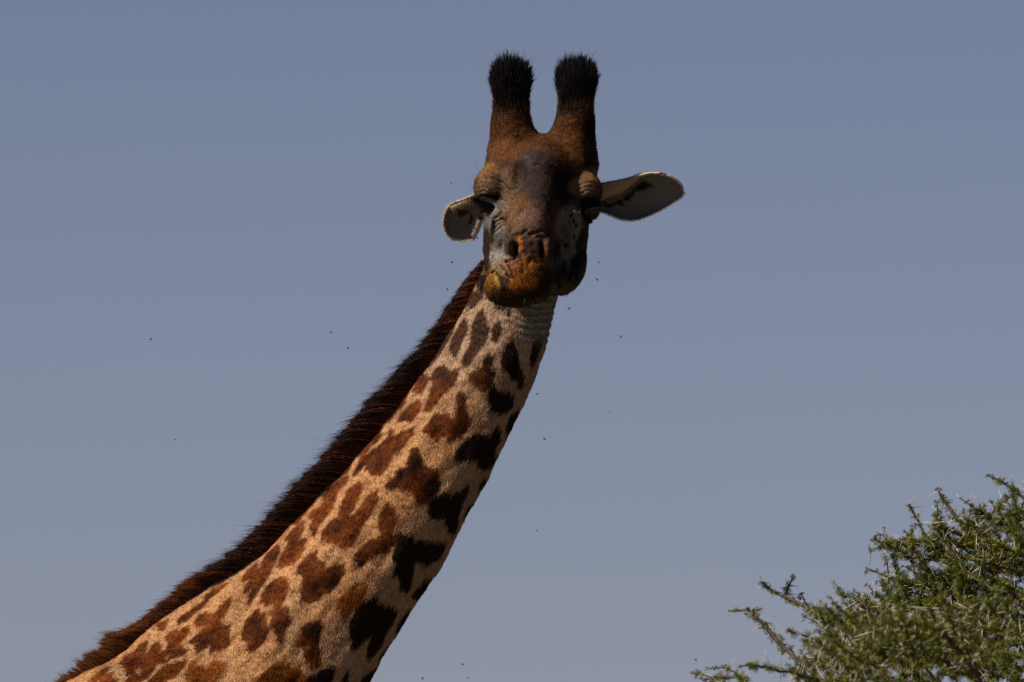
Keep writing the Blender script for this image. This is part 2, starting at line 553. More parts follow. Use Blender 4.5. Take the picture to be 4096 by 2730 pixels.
SPOTS_AND_SHADE = [('k', [(1905,1075),(1935,1060),(1955,1100),(1950,1150),(1925,1165),(1905,1130)])] + spots_from([  # first patch puts the shade beneath the jaw into the coat
    ('d', [(610,20),(640,-30),(740,-30),(740,30),(690,90),(640,150),(605,140),(600,80)]),
    ('b', [(470,150),(540,40),(590,0),(595,60),(560,130),(500,190),(465,205)]),
    ('k', [(840,-20),(870,40),(910,90),(960,120),(1000,150),(985,175),(940,150),(890,90),(840,40),(810,-20)]),
    ('d', [(1030,150),(1050,155),(1058,240),(1042,260),(1030,210)]),
    ('d', [(760,170),(785,240),(800,330),(820,400),(800,480),(760,570),(710,630),(660,690),(620,760),(570,805),(545,790),(540,730),(570,650),(620,560),(640,470),(640,380),(670,300),(700,220)]),
    ('b', [(530,300),(575,310),(585,390),(550,450),(510,540),(490,610),(450,680),(425,685),(400,640),(385,590),(420,500),(460,430),(500,350)]),
    ('b', [(400,310),(440,310),(435,390),(390,470),(350,530),(320,570),(300,540),(330,470),(340,420)]),
    ('b', [(270,510),(310,490),(320,545),(280,640),(230,720),(180,780),(130,810),(130,760),(180,690),(220,600)]),
    ('d', [(890,340),(940,320),(955,380),(940,450),(910,530),(885,490),(870,420)]),
    ('k', [(1040,540),(1100,510),(1125,570),(1140,640),(1165,720),(1165,800),(1200,870),(1215,950),(1200,1040),(1165,1030),(1130,960),(1080,910),(1040,870),(990,820),(975,740),(990,660),(1030,600)]),
    ('k', [(1330,470),(1440,410),(1430,470),(1390,620),(1330,790),(1300,800),(1310,650),(1330,560)]),
    ('d', [(780,720),(830,660),(860,690),(860,780),(885,880),(875,960),(840,1040),(770,1085),(720,1040),(670,1000),(600,960),(610,910),(680,850),(770,820)]),
    ('m', [(790,760),(850,790),(880,880),(870,950),(830,1010),(790,960),(800,880)]),
    ('d', [(200,880),(260,800),(360,810),(390,850),(480,840),(470,920),(440,1000),(370,1060),(310,1110),(250,1190),(190,1260),(120,1310),(120,1250),(160,1150),(180,1060),(230,1000),(190,960)]),
    ('b', [(40,950),(90,890),(150,910),(120,980),(60,1060),(10,1110),(0,1060)]),
    ('k', [(830,1150),(850,1060),(900,1015),(930,1070),(990,1080),(1090,1110),(1105,1180),(1070,1280),(1000,1310),(910,1310),(840,1250),(820,1190)]),
    ('k', [(1090,1340),(1150,1310),(1130,1390),(1070,1500),(1040,1500),(1060,1410)]),
], (1660, 1180), 2.8) + spots_from([
    ('b', [(610,190),(660,110),(720,30),(760,0),(740,60),(680,150),(620,210)]),
    ('b', [(730,130),(790,60),(840,20),(890,30),(850,110),(790,180),(740,200)]),
    ('b', [(380,470),(420,390),(480,330),(560,290),(640,220),(620,300),(560,380),(500,430),(430,530),(390,530)]),
    ('d', [(560,480),(620,410),(680,330),(760,290),(800,320),(770,400),(730,470),(680,520),(600,520),(540,510)]),
    ('d', [(820,620),(900,530),(960,440),(1100,460),(1190,500),(1210,400),(1180,280),(1220,190),(1290,260),(1300,400),(1360,500),(1310,620),(1230,700),(1130,760),(1060,680),(960,750),(930,690),(860,650)]),
    ('b', [(250,680),(300,620),(340,610),(340,680),(290,750),(240,790)]),
    ('b', [(110,850),(170,760),(210,740),(215,800),(180,880),(120,940),(95,910)]),
    ('b', [(60,1090),(130,980),(200,900),(290,820),(250,910),(180,980),(110,1060),(50,1130)]),
    ('b', [(330,790),(440,700),(520,690),(600,630),(700,600),(710,640),(640,720),(610,790),(540,850),(470,880),(450,970),(400,1050),(340,1130),(300,1110),(240,1090),(170,1060),(200,990),(250,920),(300,850)]),
    ('b', [(440,640),(470,600),(475,650),(440,690)]),
    ('d', [(660,940),(700,830),(770,840),(800,930),(800,1010),(860,1030),(960,1080),(1010,1160),(990,1290),(930,1350),(870,1420),(780,1440),(720,1370),(680,1290),(580,1260),(470,1290),(420,1260),(440,1190),(520,1150),(520,1080),(640,1050)]),
    ('m', [(520,1090),(570,1060),(640,1080),(640,1140),(590,1180),(530,1170)]),
    ('m', [(660,970),(720,910),(790,950),(780,1060),(700,1100),(650,1060)]),
    ('m', [(860,1250),(930,1180),(1000,1200),(990,1290),(930,1350),(870,1420),(830,1380)]),
], (1400, 1500), 2.8) + spots_from([
    ('k', [(640,560),(720,470),(840,380),(950,410),(1060,380),(1090,300),(1120,320),(1120,450),(1060,560),(1080,640),(1040,720),(960,770),(890,740),(890,670),(820,650),(700,680),(630,670)]),
    ('k', [(1240,200),(1320,130),(1300,190),(1240,320),(1200,380),(1220,280)]),
    ('k', [(390,1080),(500,1030),(600,1060),(700,1020),(760,960),(780,1000),(720,1090),(680,1200),(650,1290),(640,1400),(610,1500),(560,1480),(530,1390),(470,1310),(370,1330),(330,1250),(340,1150)]),
    ('k', [(900,940),(970,880),(950,950),(890,1010)]),
    ('k', [(770,1220),(830,1160),(800,1230),(740,1320),(720,1310)]),
], (1600, 1600), 2.8) + spots_from([
    ('b', [(740,200),(870,80),(850,170),(790,260),(700,330),(660,310)]),
    ('b', [(770,330),(820,280),(800,350),(770,390)]),
    ('b', [(930,180),(1030,60),(1000,150),(930,230),(900,270),(915,220)]),
    ('b', [(520,540),(600,440),(660,390),(750,340),(760,390),(700,460),(680,540),(650,630),(600,700),(530,780),(480,850),(430,970),(405,960),(400,880),(430,790),(380,760),(420,680),(500,650),(560,580)]),
    ('b', [(230,780),(300,730),(400,600),(440,540),(430,590),(340,700),(240,820),(200,830)]),
    ('b', [(800,470),(880,420),(950,360),(970,420),(940,520),(900,610),(860,690),(830,730),(880,740),(950,660),(1010,570),(1080,500),(1150,460),(1160,530),(1110,640),(1060,720),(990,830),(940,920),(900,1010),(860,1080),(760,1090),(700,1050),(600,1030),(520,980),(560,880),(640,790),(720,740),(740,640),(790,540)]),
    ('d', [(1200,700),(1270,600),(1330,630),(1370,740),(1340,850),(1300,920),(1330,960),(1270,1000),(1190,960),(1170,830)]),
    ('d', [(900,1180),(980,1100),(1050,1020),(1180,980),(1300,960),(1420,920),(1450,980),(1330,1060),(1260,1130),(1150,1170),(1060,1210),(970,1290),(910,1260)]),
    ('b', [(140,980),(210,890),(310,810),(320,860),(290,940),(240,1040),(200,1080),(140,1050)]),
    ('b', [(210,1080),(290,1020),(340,1010),(340,1080),(280,1190),(220,1260),(130,1300),(50,1320),(45,1270),(90,1160),(130,1090)]),
    ('b', [(0,1080),(40,1080),(20,1180),(-30,1230),(-60,1200)]),
], (1100, 1800), 2.8) + spots_from([
    ('k', [(650,680),(700,590),(780,500),(830,520),(850,620),(940,590),(1000,620),(1210,610),(1180,700),(1120,800),(1000,870),(930,830),(850,830),(850,960),(820,1090),(770,1170),(720,1120),(700,1000),(640,980),(680,860),(620,780)]),
    ('k', [(840,1200),(930,1110),(1000,1030),(1050,1030),(1000,1150),(930,1240),(880,1240)]),
    ('o', [(0,1300),(80,1190),(170,1120),(300,1060),(350,1070),(330,1160),(260,1270),(180,1340),(100,1440),(40,1400)]),
], (1350, 1950), 2.8) + spots_from([
    ('b', [(640,400),(700,320),(830,250),(830,310),(780,410),(740,510),(690,600),(620,690),(560,790),(490,910),(475,870),(510,770),(560,680),(590,600),(530,680),(460,740),(450,700),(520,600),(430,650),(410,610),(480,520),(580,430),(600,500),(640,510)]),
    ('b', [(640,800),(680,720),(760,630),(890,580),(920,640),(930,740),(890,830),(840,900),(760,890),(680,890),(630,850)]),
    ('d', [(1040,500),(1090,420),(1160,340),(1240,290),(1260,370),(1290,420),(1340,420),(1330,520),(1420,460),(1560,440),(1560,540),(1480,660),(1400,740),(1330,760),(1280,830),(1190,870),(1080,840),(1090,730),(1100,600),(1050,540)]),
    ('m', [(1400,640),(1500,540),(1560,520),(1500,650),(1400,730),(1360,720)]),
    ('b', [(450,1100),(540,1000),(590,940),(640,1000),(700,990),(700,1080),(720,1170),(690,1270),(620,1340),(570,1400),(510,1410),(480,1380),(490,1320),(540,1260),(430,1290),(420,1220),(450,1170)]),
    ('d', [(740,960),(820,920),(940,920),(950,1010),(960,1080),(910,1180),(860,1300),(820,1290),(800,1210),(750,1130),(760,1050)]),
    ('d', [(1090,1130),(1200,1090),(1310,1060),(1330,1110),(1290,1210),(1260,1300),(1300,1400),(1310,1568),(1180,1568),(1110,1450),(1100,1350),(1010,1330),(1090,1230)]),
    ('m', [(1110,1160),(1200,1090),(1310,1080),(1300,1180),(1180,1230),(1100,1210)]),
], (820, 2100), 2.8) + spots_from([
    ('k', [(850,900),(920,760),(1010,640),(1140,600),(1150,690),(1240,700),(1360,740),(1380,760),(1330,880),(1250,1000),(1200,1130),(1100,1270),(1050,1290),(1060,1170),(1110,1010),(1000,1090),(900,1180),(860,1080),(850,980)]),
    ('k', [(1400,900),(1500,770),(1540,800),(1440,960),(1380,1040),(1370,990)]),
    ('k', [(1190,1260),(1300,1150),(1340,1120),(1250,1250),(1180,1330)]),
    ('k', [(1000,1500),(1090,1430),(1140,1400),(1060,1568),(970,1600)]),
    ('o', [(-60,1400),(30,1320),(130,1310),(200,1380),(270,1400),(320,1430),(380,1500),(390,1700),(-200,1700),(-180,1500)]),
    ('k', [(400,1480),(560,1400),(680,1380),(650,1500),(620,1700),(380,1700)]),
    ('k', [(760,1560),(800,1450),(840,1440),(820,1568),(800,1700),(740,1700)]),
], (1100, 2170), 2.8) + spots_from([
    ('b', [(1800,620),(1880,500),(2000,470),(2100,540),(2180,420),(2352,250),(2352,330),(2280,480),(2200,600),(2260,680),(2352,680),(2352,960),(2280,1000),(2130,1050),(2050,1090),(2080,950),(1980,990),(1860,1090),(1820,1000),(1900,880),(1760,950),(1770,900),(1900,780),(1990,680),(1860,690)]),
    ('b', [(1350,870),(1410,790),(1520,750),(1540,800),(1640,710),(1720,690),(1730,770),(1660,860),(1560,950),(1500,990),(1420,1090),(1330,1170),(1290,1180),(1330,1080),(1420,990),(1400,910)]),
    ('b', [(1500,990),(1600,970),(1700,1050),(1640,1110),(1500,1170),(1400,1200)]),
    ('b', [(650,1250),(720,1160),(860,1110),(940,980),(1060,930),(1050,1010),(1010,1130),(1100,1090),(1140,990),(1220,930),(1290,1010),(1270,1110),(1300,1200),(1390,1210),(1370,1280),(1180,1230),(1080,1320),(1010,1480),(990,1360),(920,1300),(870,1400),(760,1450),(720,1350)]),
    ('b', [(1040,1500),(1060,1400),(1140,1310),(1200,1260),(1180,1350),(1080,1470)]),
    ('b', [(1090,1560),(1180,1460),(1260,1380),(1380,1290),(1500,1260),(1680,1190),(1650,1290),(1560,1400),(1480,1490),(1380,1500),(1350,1640),(1080,1640)]),
    ('b', [(560,1020),(640,950),(740,920),(790,900),(740,970),(620,1050),(550,1180),(530,1110)]),
    ('b', [(160,1560),(260,1440),(400,1360),(470,1340),(420,1420),(280,1520),(240,1600)]),
    ('b', [(320,1560),(420,1460),(540,1400),(500,1490),(600,1510),(560,1640),(320,1640)]),
    ('o', [(1710,1340),(1740,1250),(1820,1220),(1830,1290),(1950,1290),(1990,1380),(2060,1260),(2180,1210),(2300,1290),(2250,1400),(2160,1510),(2000,1640),(1680,1640),(1700,1500)]),
    ('b', [(700,1640),(760,1520),(900,1420),(990,1450),(960,1560),(920,1640)]),
    ('b', [(1180,650),(1300,620),(1370,640),(1300,750),(1240,740)]),
    ('b', [(1530,600),(1640,520),(1780,420),(1900,330),(2000,270),(1960,350),(1800,470),(1680,590),(1560,640)]),
    ('b', [(1950,230),(2080,130),(2200,60),(2300,20),(2200,110),(2080,200),(1980,270)]),
], (320, 2330), 3.92)

TAN = np.array((0.405, 0.206, 0.091))
PALE = np.array((0.46, 0.36, 0.27))
SPOT_COL = {'b': np.array((0.092, 0.022, 0.0045)), 'd': np.array((0.062, 0.015, 0.0035)),
            'k': np.array((0.018, 0.009, 0.006)), 'm': np.array((0.018, 0.007, 0.004)), 'o': np.array((0.17, 0.050, 0.007))}

def mix(a, b, t):
    return a * (1 - t[:, None]) + b * t[:, None]

def coat_colour(p, n, fine=True):
    """colour of the neck and body coat at points p (photograph frame)"""
    p = p.astype(np.float32)
    s, off = neck_coords(p[:, 0], p[:, 1])
    ar = np.interp(s, np.arange(len(NECK)), NECK[:, 2])
    tn = off / ar
    col = np.tile(TAN, (len(p), 1))
    # throat side is paler and greyer
    col = mix(col, np.array((0.35, 0.24, 0.155)), sstep(0.0, -0.75, tn) * 0.8)
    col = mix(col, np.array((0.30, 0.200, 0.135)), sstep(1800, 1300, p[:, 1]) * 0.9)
    v = fbm(p, 120, 5)
    col = mix(col, np.array((0.35, 0.225, 0.13)), sstep(0.05, 0.55, fbm(p, 150, 6)) * 0.6)
    col = col * (1 + 0.14 * v)[:, None]
    wp = p[:, :2] + np.stack([fbm(p, 42, 11), fbm(p, 42, 12)], 1) * 4 + np.stack([noise(p, 9, 14), noise(p, 9, 15)], 1) * 2
    # ragged, streaky borders along the lie of the hair
    sq = np.stack([(p[:, 0] * -0.6 + p[:, 1] * 0.8) / 5.0, p[:, 0] * 0.8 + p[:, 1] * 0.6, p[:, 2]], 1)
    st = noise(sq, 12, 16) * 9 + noise(sq, 5, 17) * 11
    wp = wp + np.stack([-0.6 * st, 0.8 * st], 1)
    var = fbm(p, 60, 21)
    var2 = noise(p, 14, 23)
    for kind, poly in SPOTS_AND_SHADE:
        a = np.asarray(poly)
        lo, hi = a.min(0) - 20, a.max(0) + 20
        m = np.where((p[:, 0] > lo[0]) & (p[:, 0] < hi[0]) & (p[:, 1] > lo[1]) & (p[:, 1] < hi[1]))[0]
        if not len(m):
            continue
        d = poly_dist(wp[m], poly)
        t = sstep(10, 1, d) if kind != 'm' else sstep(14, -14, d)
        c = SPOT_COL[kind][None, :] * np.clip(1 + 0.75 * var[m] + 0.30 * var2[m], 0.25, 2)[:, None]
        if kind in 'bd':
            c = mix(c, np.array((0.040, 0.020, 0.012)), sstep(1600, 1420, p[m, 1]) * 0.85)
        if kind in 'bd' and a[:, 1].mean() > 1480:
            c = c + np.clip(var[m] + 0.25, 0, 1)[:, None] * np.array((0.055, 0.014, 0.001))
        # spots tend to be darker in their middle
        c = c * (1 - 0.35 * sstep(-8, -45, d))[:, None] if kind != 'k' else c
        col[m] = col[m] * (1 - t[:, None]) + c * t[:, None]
    # the rest of the body, below the picture
    lower = sstep(2725, 2760, p[:, 1])
    if lower.max() > 0:
        q = p / 230.0
        i = np.floor(q).astype(np.int64)
        f1 = np.full(len(p), 9.0, np.float32)
        f2 = np.full(len(p), 9.0, np.float32)
        for dx in (-1, 0, 1):
            for dy in (-1, 0, 1):
                for dz in (-1, 0, 1):
                    c = i + np.array((dx, dy, dz))
                    j = np.stack([hash3(c[:, 0], c[:, 1], c[:, 2], k) for k in (1, 2, 3)], 1)
                    dd = np.linalg.norm(c + j - q, axis=1)
                    f2 = np.minimum(f2, np.maximum(f1, dd))
                    f1 = np.minimum(f1, dd)
        t = sstep(0.10, 0.16, f2 - f1 + 0.05 * var) * lower
        col = mix(col, SPOT_COL['b'] * (1 + 0.3 * var)[:, None], t)
    return np.clip(col, 0.002, 0.9)

# face markings, some with shade put into the colour: (x, y, rx, ry, degrees, colour, softness, strength)
BR = (0.110, 0.052, 0.026)
DK = (0.045, 0.030, 0.026)
BK = (0.008, 0.006, 0.005)
GY = (0.30, 0.255, 0.22)
OR = (0.38, 0.130, 0.022)
FACE = [
    (2160, 700, 118, 150, 0, (0.060, 0.040, 0.036), .5, .95),
    (2163, 625, 70, 62, 0, (0.095, 0.068, 0.062), .3, .9),
    (2225, 765, 80, 145, 8, (0.014, 0.009, 0.008), .6, .95),  # dark marking, with the shaded half of the face put in
    (2145, 800, 60, 130, 8, (0.085, 0.050, 0.040), .7, .8),
    (2035, 520, 110, 90, 0, (0.165, 0.056, 0.016), .6, .9),
    (2290, 560, 120, 110, 0, (0.20, 0.070, 0.019), .6, .9),
    (2175, 560, 90, 40, 0, (0.19, 0.070, 0.020), .5, .9),
    (2020, 600, 75, 60, 0, (0.22, 0.082, 0.025), .6, .8),
    (2365, 590, 38, 140, 0, (0.014, 0.009, 0.007), .6, .9),
    (1945, 690, 60, 40, 0, (0.38, 0.19, 0.055), .6, .9),
    (1960, 745, 60, 58, 0, (0.29, 0.175, 0.105), .6, .8),
    (2020, 740, 70, 60, -30, (0.22, 0.125, 0.078), .6, .8),
    (2375, 712, 55, 38, 0, (0.42, 0.20, 0.058), .6, .9),
    (2330, 758, 60, 45, 0, (0.30, 0.18, 0.105), .6, .8),
    (1950, 828, 70, 58, 8, BK, .35, 1),
    (2360, 840, 68, 55, 0, BK, .4, 1),
    (2055, 850, 60, 80, 0, (0.27, 0.13, 0.060), .6, .9),
    (2005, 830, 40, 26, -15, (0.34, 0.25, 0.18), .5, .8),
    (2115, 890, 74, 75, 0, (0.30, 0.160, 0.105), .6, .85),
    (2215, 900, 36, 70, -8, (0.14, 0.055, 0.022), .6, .8),
    (2235, 830, 28, 40, 0, (0.16, 0.075, 0.035), .6, .6),
    (1985, 950, 45, 120, -10, GY, .5, .9),
    (1965, 900, 30, 40, 0, (0.20, 0.17, 0.155), .5, .8),
    (1995, 1030, 40, 60, -15, (0.36, 0.31, 0.27), .5, .9),
    (1945, 1000, 18, 90, 0, (0.045, 0.028, 0.020), .4, .95),
    (1972, 930, 12, 50, 5, DK, .4, .9),
    (2275, 900, 55, 90, 12, (0.25, 0.225, 0.18), .5, .95),
    (2290, 1010, 45, 80, 15, (0.22, 0.205, 0.18), .5, .9),
    (2240, 1080, 60, 60, 0, (0.15, 0.135, 0.115), .5, .8),
    (2330, 1000, 26, 90, 6, (0.016, 0.012, 0.011), .35, .95),
    (2300, 1080, 30, 60, 14, (0.014, 0.011, 0.010), .35, .95),
    (2328, 1105, 14, 50, 8, (0.10, 0.085, 0.075), .5, .7),
    (2250, 1085, 14, 36, 10, (0.020, 0.016, 0.014), .4, .9),
    (2262, 1130, 40, 16, -30, (0.16, 0.135, 0.10), .5, .8),
    (2200, 1130, 46, 70, 10, (0.018, 0.014, 0.012), .6, .9),
    (2225, 1160, 60, 26, -25, (0.24, 0.20, 0.13), .5, .85),
    (2290, 1155, 50, 22, -20, (0.22, 0.16, 0.075), .5, .7),
    (2245, 800, 20, 22, 0, BK, .5, .5),
    (2105, 945, 80, 40, 0, (0.20, 0.115, 0.065), .6, .8),
    (2112, 990, 40, 45, 0, (0.062, 0.036, 0.028), .5, .85),
    (2038, 985, 30, 55, 0, (0.075, 0.052, 0.042), .5, .8),
    (2190, 990, 30, 50, 0, (0.060, 0.038, 0.030), .5, .9),
    (2080, 985, 14, 52, -18, OR, .5, .9),
    (2150, 1020, 10, 34, 10, OR, .5, .9),
    (2180, 1010, 14, 40, 12, (0.26, 0.11, 0.035), .5, .8),
    (2015, 1080, 50, 45, 0, (0.20, 0.125, 0.070), .6, .8),
    (2035, 1060, 20, 26, 0, (0.26, 0.105, 0.040), .6, .8),
    (2106, 1110, 58, 64, 0, (0.36, 0.125, 0.018), .45, 1),
    (2080, 1150, 52, 46, 0, OR, .5, .95),
    (2175, 1120, 30, 70, -10, (0.03, 0.018, 0.012), .5, .8),  # muzzle side away from the sun, its shade put into the colour
    (2130, 1178, 70, 30, 0, (0.045, 0.026, 0.015), .6, .9),  # dark hair under the lip, shade put into the colour too
    (1968, 1140, 42, 58, -15, (0.26, 0.120, 0.020), .45, .95),
    (1992, 1128, 10, 38, -28, (0.52, 0.32, 0.075), .5, .85),
    (2015, 1196, 60, 40, 0, (0.095, 0.042, 0.011), .6, .9),  # brown chin, darkened by shade put into the colour
    (2065, 1212, 70, 30, 0, (0.055, 0.030, 0.011), .5, .9),  # underside of the chin, its shade put into the colour
    (2090, 1070, 10, 30, 0, BK, .6, .7),
    (2003, 1128, 6, 36, -30, (0.02, 0.012, 0.008), .6, .9),  # this and the next two: shade of the mouth crease as colour
    (2046, 1168, 38, 6, 32, (0.02, 0.012, 0.008), .6, .9),
    (2110, 1184, 50, 6, -6, (0.02, 0.012, 0.008), .6, .8),
    (2085, 830, 16, 46, 14, (0.22, 0.095, 0.028), .6, .8),
    (2060, 905, 26, 50, 20, (0.24, 0.13, 0.062), .6, .7),
    (2283, 868, 6, 10, 0, BK, .4, .9), (2294, 888, 7, 11, 0, BK, .4, .9), (2303, 908, 7, 10, 0, BK, .4, .9), (2296, 945, 6, 13, 0, BK, .4, .8),
    (2262, 985, 7, 12, 0, BK, .4, .8), (2248, 965, 5, 8, 0, BK, .4, .8), (2232, 1060, 6, 8, 0, BK, .4, .8), (2318, 1040, 22, 44, 18, BK, .3, .95),
    (2275, 1110, 16, 30, 20, BK, .3, .9), (2240, 1140, 14, 18, 30, DK, .3, .9),
    (2066, 1006, 8, 38, -14, BK, .4, 1),
    (2165, 1004, 10, 34, 8, BK, .4, 1),
]

def head_colour(p, n):
    p = p.astype(np.float32)
    col = np.tile(np.array(BR), (len(p), 1))
    wp = p[:, :2] + np.stack([fbm(p, 50, 41), fbm(p, 50, 42)], 1) * 14
    col = mix(col, np.array((0.16, 0.10, 0.065)), sstep(0, -80, p[:, 2]))
    # dark hair of the horn tops
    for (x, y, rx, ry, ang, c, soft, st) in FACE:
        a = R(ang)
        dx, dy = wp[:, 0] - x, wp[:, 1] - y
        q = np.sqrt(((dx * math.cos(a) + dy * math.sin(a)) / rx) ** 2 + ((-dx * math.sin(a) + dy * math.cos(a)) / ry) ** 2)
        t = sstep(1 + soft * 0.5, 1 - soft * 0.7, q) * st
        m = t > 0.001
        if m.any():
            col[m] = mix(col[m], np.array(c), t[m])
    orange = np.exp(-((((p[:, 0] - 2060) / 130) ** 2 + ((p[:, 1] - 1110) / 95) ** 2) ** 2))
    grey = sstep(0.0, 0.03, col[:, 2] - 0.55 * col[:, 0])
    col *= (0.40 + 0.38 * orange + 0.12 * grey * (1 - orange))[:, None]
    top = sstep(485, 420, p[:, 1] + 34 * fbm(p, 40, 77))
    col = mix(col, np.array((0.012, 0.010, 0.010)), top)
    col *= np.clip(1 + 0.50 * fbm(p, 46, 51) + 0.40 * noise(p * np.array((1.6, 0.7, 1.0)), 9, 52), 0.25, 2)[:, None]
    return np.clip(col, 0.003, 0.9)

def body_colour(p, n):
    """head above, coat below; the border runs under the chin and behind the jaw"""
    s, off = neck_coords(p[:, 0], p[:, 1])
    # w surface of the neck: points clearly in front of it belong to the head
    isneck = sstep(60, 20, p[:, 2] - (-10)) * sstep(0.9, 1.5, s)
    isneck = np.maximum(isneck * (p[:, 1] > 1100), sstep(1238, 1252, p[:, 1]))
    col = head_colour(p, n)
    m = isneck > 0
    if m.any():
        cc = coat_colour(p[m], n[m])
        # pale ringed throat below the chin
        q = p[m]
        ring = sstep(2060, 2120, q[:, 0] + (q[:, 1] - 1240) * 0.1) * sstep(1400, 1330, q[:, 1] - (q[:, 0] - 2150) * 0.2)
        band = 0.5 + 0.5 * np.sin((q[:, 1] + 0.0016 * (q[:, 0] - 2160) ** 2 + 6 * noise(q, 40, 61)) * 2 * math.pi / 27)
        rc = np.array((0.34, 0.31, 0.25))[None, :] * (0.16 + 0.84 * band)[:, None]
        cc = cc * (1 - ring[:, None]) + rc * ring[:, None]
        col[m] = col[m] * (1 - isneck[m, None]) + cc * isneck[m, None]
    return col

# ------------------------------------------------------------------ skin relief
def arcs(cx, cy, r0, dr, n, a0, a1, sy=1.0):
    out = []
    for i in range(n):
        t = np.linspace(R(a0), R(a1), 9)
        out.append([(cx + (r0 + dr * i) * math.cos(v), cy - sy * (r0 + dr * i) * math.sin(v)) for v in t])
    return out

GROOVES = []     # (polyline, half width, depth)
for i, a in enumerate(arcs(1945, 830, 50, 17, 5, 12, 112, 0.92)):
    GROOVES.append((a, 6.5, 12.0 - 1.4 * i))
for i, a in enumerate(arcs(2362, 850, 54, 17, 5, 62, 172, 0.95)):
    GROOVES.append((a, 6.5, 12.0 - 1.4 * i))
for i, a in enumerate(arcs(1955, 825, 62, 14, 4, -75, 10)):
    GROOVES.append((a, 5.5, 7.0 - 0.7 * i))
GROOVES += [
    ([(2060, 800), (2085, 850), (2072, 905), (2045, 940)], 8, 7),
    ([(2012, 880), (2035, 925), (2050, 960)], 7, 7),
    ([(2195, 820), (2205, 880), (2220, 940)], 8, 6),
    ([(2040, 952), (2085, 948), (2110, 930)], 6, 6), ([(2035, 966), (2070, 958), (2092, 962)], 5, 6),
    ([(2125, 950), (2160, 935), (2200, 945)], 6, 6), ([(2150, 960), (2185, 952), (2215, 962)], 5, 5),
    ([(2022, 990), (2020, 1020), (2034, 1048)], 6, 7), ([(2205, 980), (2210, 1015), (2198, 1045)], 6, 6),
    ([(1975, 1070), (2000, 1052), (2030, 1050)], 5, 6), ([(1970, 1090), (1998, 1070), (2025, 1078)], 5, 6),
    ([(2112, 1040), (2108, 1075)], 6, 6),
    ([(2000, 1110), (2030, 1130), (2052, 1160)], 5, 5),
    ([(2240, 900), (2262, 960), (2255, 1040), (2225, 1110)], 12, 8),
]

def relief(V, N):
    d = np.zeros(len(V), np.float32)
    p2 = V[:, :2].astype(np.float32)
    front = sstep(0.0, 0.4, N[:, 2]) * sstep(-40, 20, V[:, 2])
    m = np.where((front > 0) & (V[:, 1] > 640))[0]
    wq = p2[m] + np.stack([noise(V[m], 40, 91), noise(V[m], 40, 92)], 1) * 11 + np.stack([noise(V[m], 15, 93), noise(V[m], 15, 94)], 1) * 3
    gmod = np.clip(0.75 + 0.8 * noise(V[m], 45, 90), 0.1, 1.5)
    for line, hw, dep in GROOVES:
        a = np.asarray(line)
        lo, hi = a.min(0) - 4 * hw, a.max(0) + 4 * hw
        k = np.where((wq[:, 0] > lo[0]) & (wq[:, 0] < hi[0]) & (wq[:, 1] > lo[1]) & (wq[:, 1] < hi[1]))[0]
        if not len(k):
            continue
        q = line_dist(wq[k], line)
        d[m[k]] += 1.25 * gmod[k] * (-dep * np.exp(-(q / hw) ** 2) + 0.35 * dep * np.exp(-((q - 2.1 * hw) / hw) ** 2)) * front[m[k]]
    # crinkled muzzle
    mz = np.exp(-(((p2[:, 0] - 2075) / 130) ** 2 + ((p2[:, 1] - 1070) / 110) ** 2) ** 2) * sstep(330, 430, V[:, 2])
    k = np.where(mz > 0.01)[0]
    rid = 1 - np.abs(noise(V[k], 30, 95)) * 2
    d[k] += mz[k] * (5.5 * rid + 3.0 * noise(V[k], 13, 96))
    # ring folds of the throat
    ring = sstep(2040, 2110, V[:, 0]) * sstep(1210, 1235, V[:, 1]) * sstep(1390, 1320, V[:, 1]) * (V[:, 2] < 120)
    k = np.where(ring > 0.01)[0]
    ph = V[k, 1] + 0.0016 * (V[k, 0] - 2160) ** 2 + 6 * noise(V[k], 40, 61)
    d[k] += ring[k] * (1.1 + 0.9 * noise(V[k], 30, 62)) * np.sin(ph * 2 * math.pi / 27)
    # soft bumps everywhere
    d += 2.6 * fbm(V, 70, 97) * sstep(1500, 1100, V[:, 1]) + 1.8 * noise(V, 16, 98)
    low = sstep(1250, 1450, V[:, 1])
    if low.max() > 0:
        q = V.copy()
        a = -0.64
        along = V[:, 0] * -0.6 + V[:, 1] * 0.8
        across = V[:, 0] * 0.8 + V[:, 1] * 0.6
        q = np.stack([along / 2.4, across, V[:, 2]], 1)
        d += low * (12 * noise(q, 150, 98) + 13 * fbm(q, 80, 99, 2) + 4 * noise(q, 30, 100))
    return V + N * d[:, None]

def make_body():
    Vh, Fh = build_head_field().mesh()
    c = Vh[Fh].mean(1)
    s, _ = neck_coords(c[:, 0], c[:, 1])
    Vh, Fh = keep_faces(Vh, Fh, s < 3.3)
    Vh = smooth_verts(Vh, Fh, 2)
    Vh = relief(Vh, vnormals(Vh, Fh))
    Vn, Fn = build_neck_field().mesh()
    c = Vn[Fn].mean(1)
    s, _ = neck_coords(c[:, 0], c[:, 1])
    Vn, Fn = keep_faces(Vn, Fn, (s > 3.36) & (c[:, 1] < 2895))
    Vn = smooth_verts(Vn, Fn, 2)
    Vn = relief(Vn, vnormals(Vn, Fn))
    Vt, Ft = build_torso_field().mesh()
    c = Vt[Ft].mean(1)
    Vt, Ft = keep_faces(Vt, Ft, c[:, 1] > 2925)
    Vt = smooth_verts(Vt, Ft, 2)
    V = np.concatenate([Vh, Vn, Vt])
    F = np.concatenate([Fh, Fn + len(Vh), Ft + len(Vh) + len(Vn)])
    return V, F, len(Vh), len(Vn)

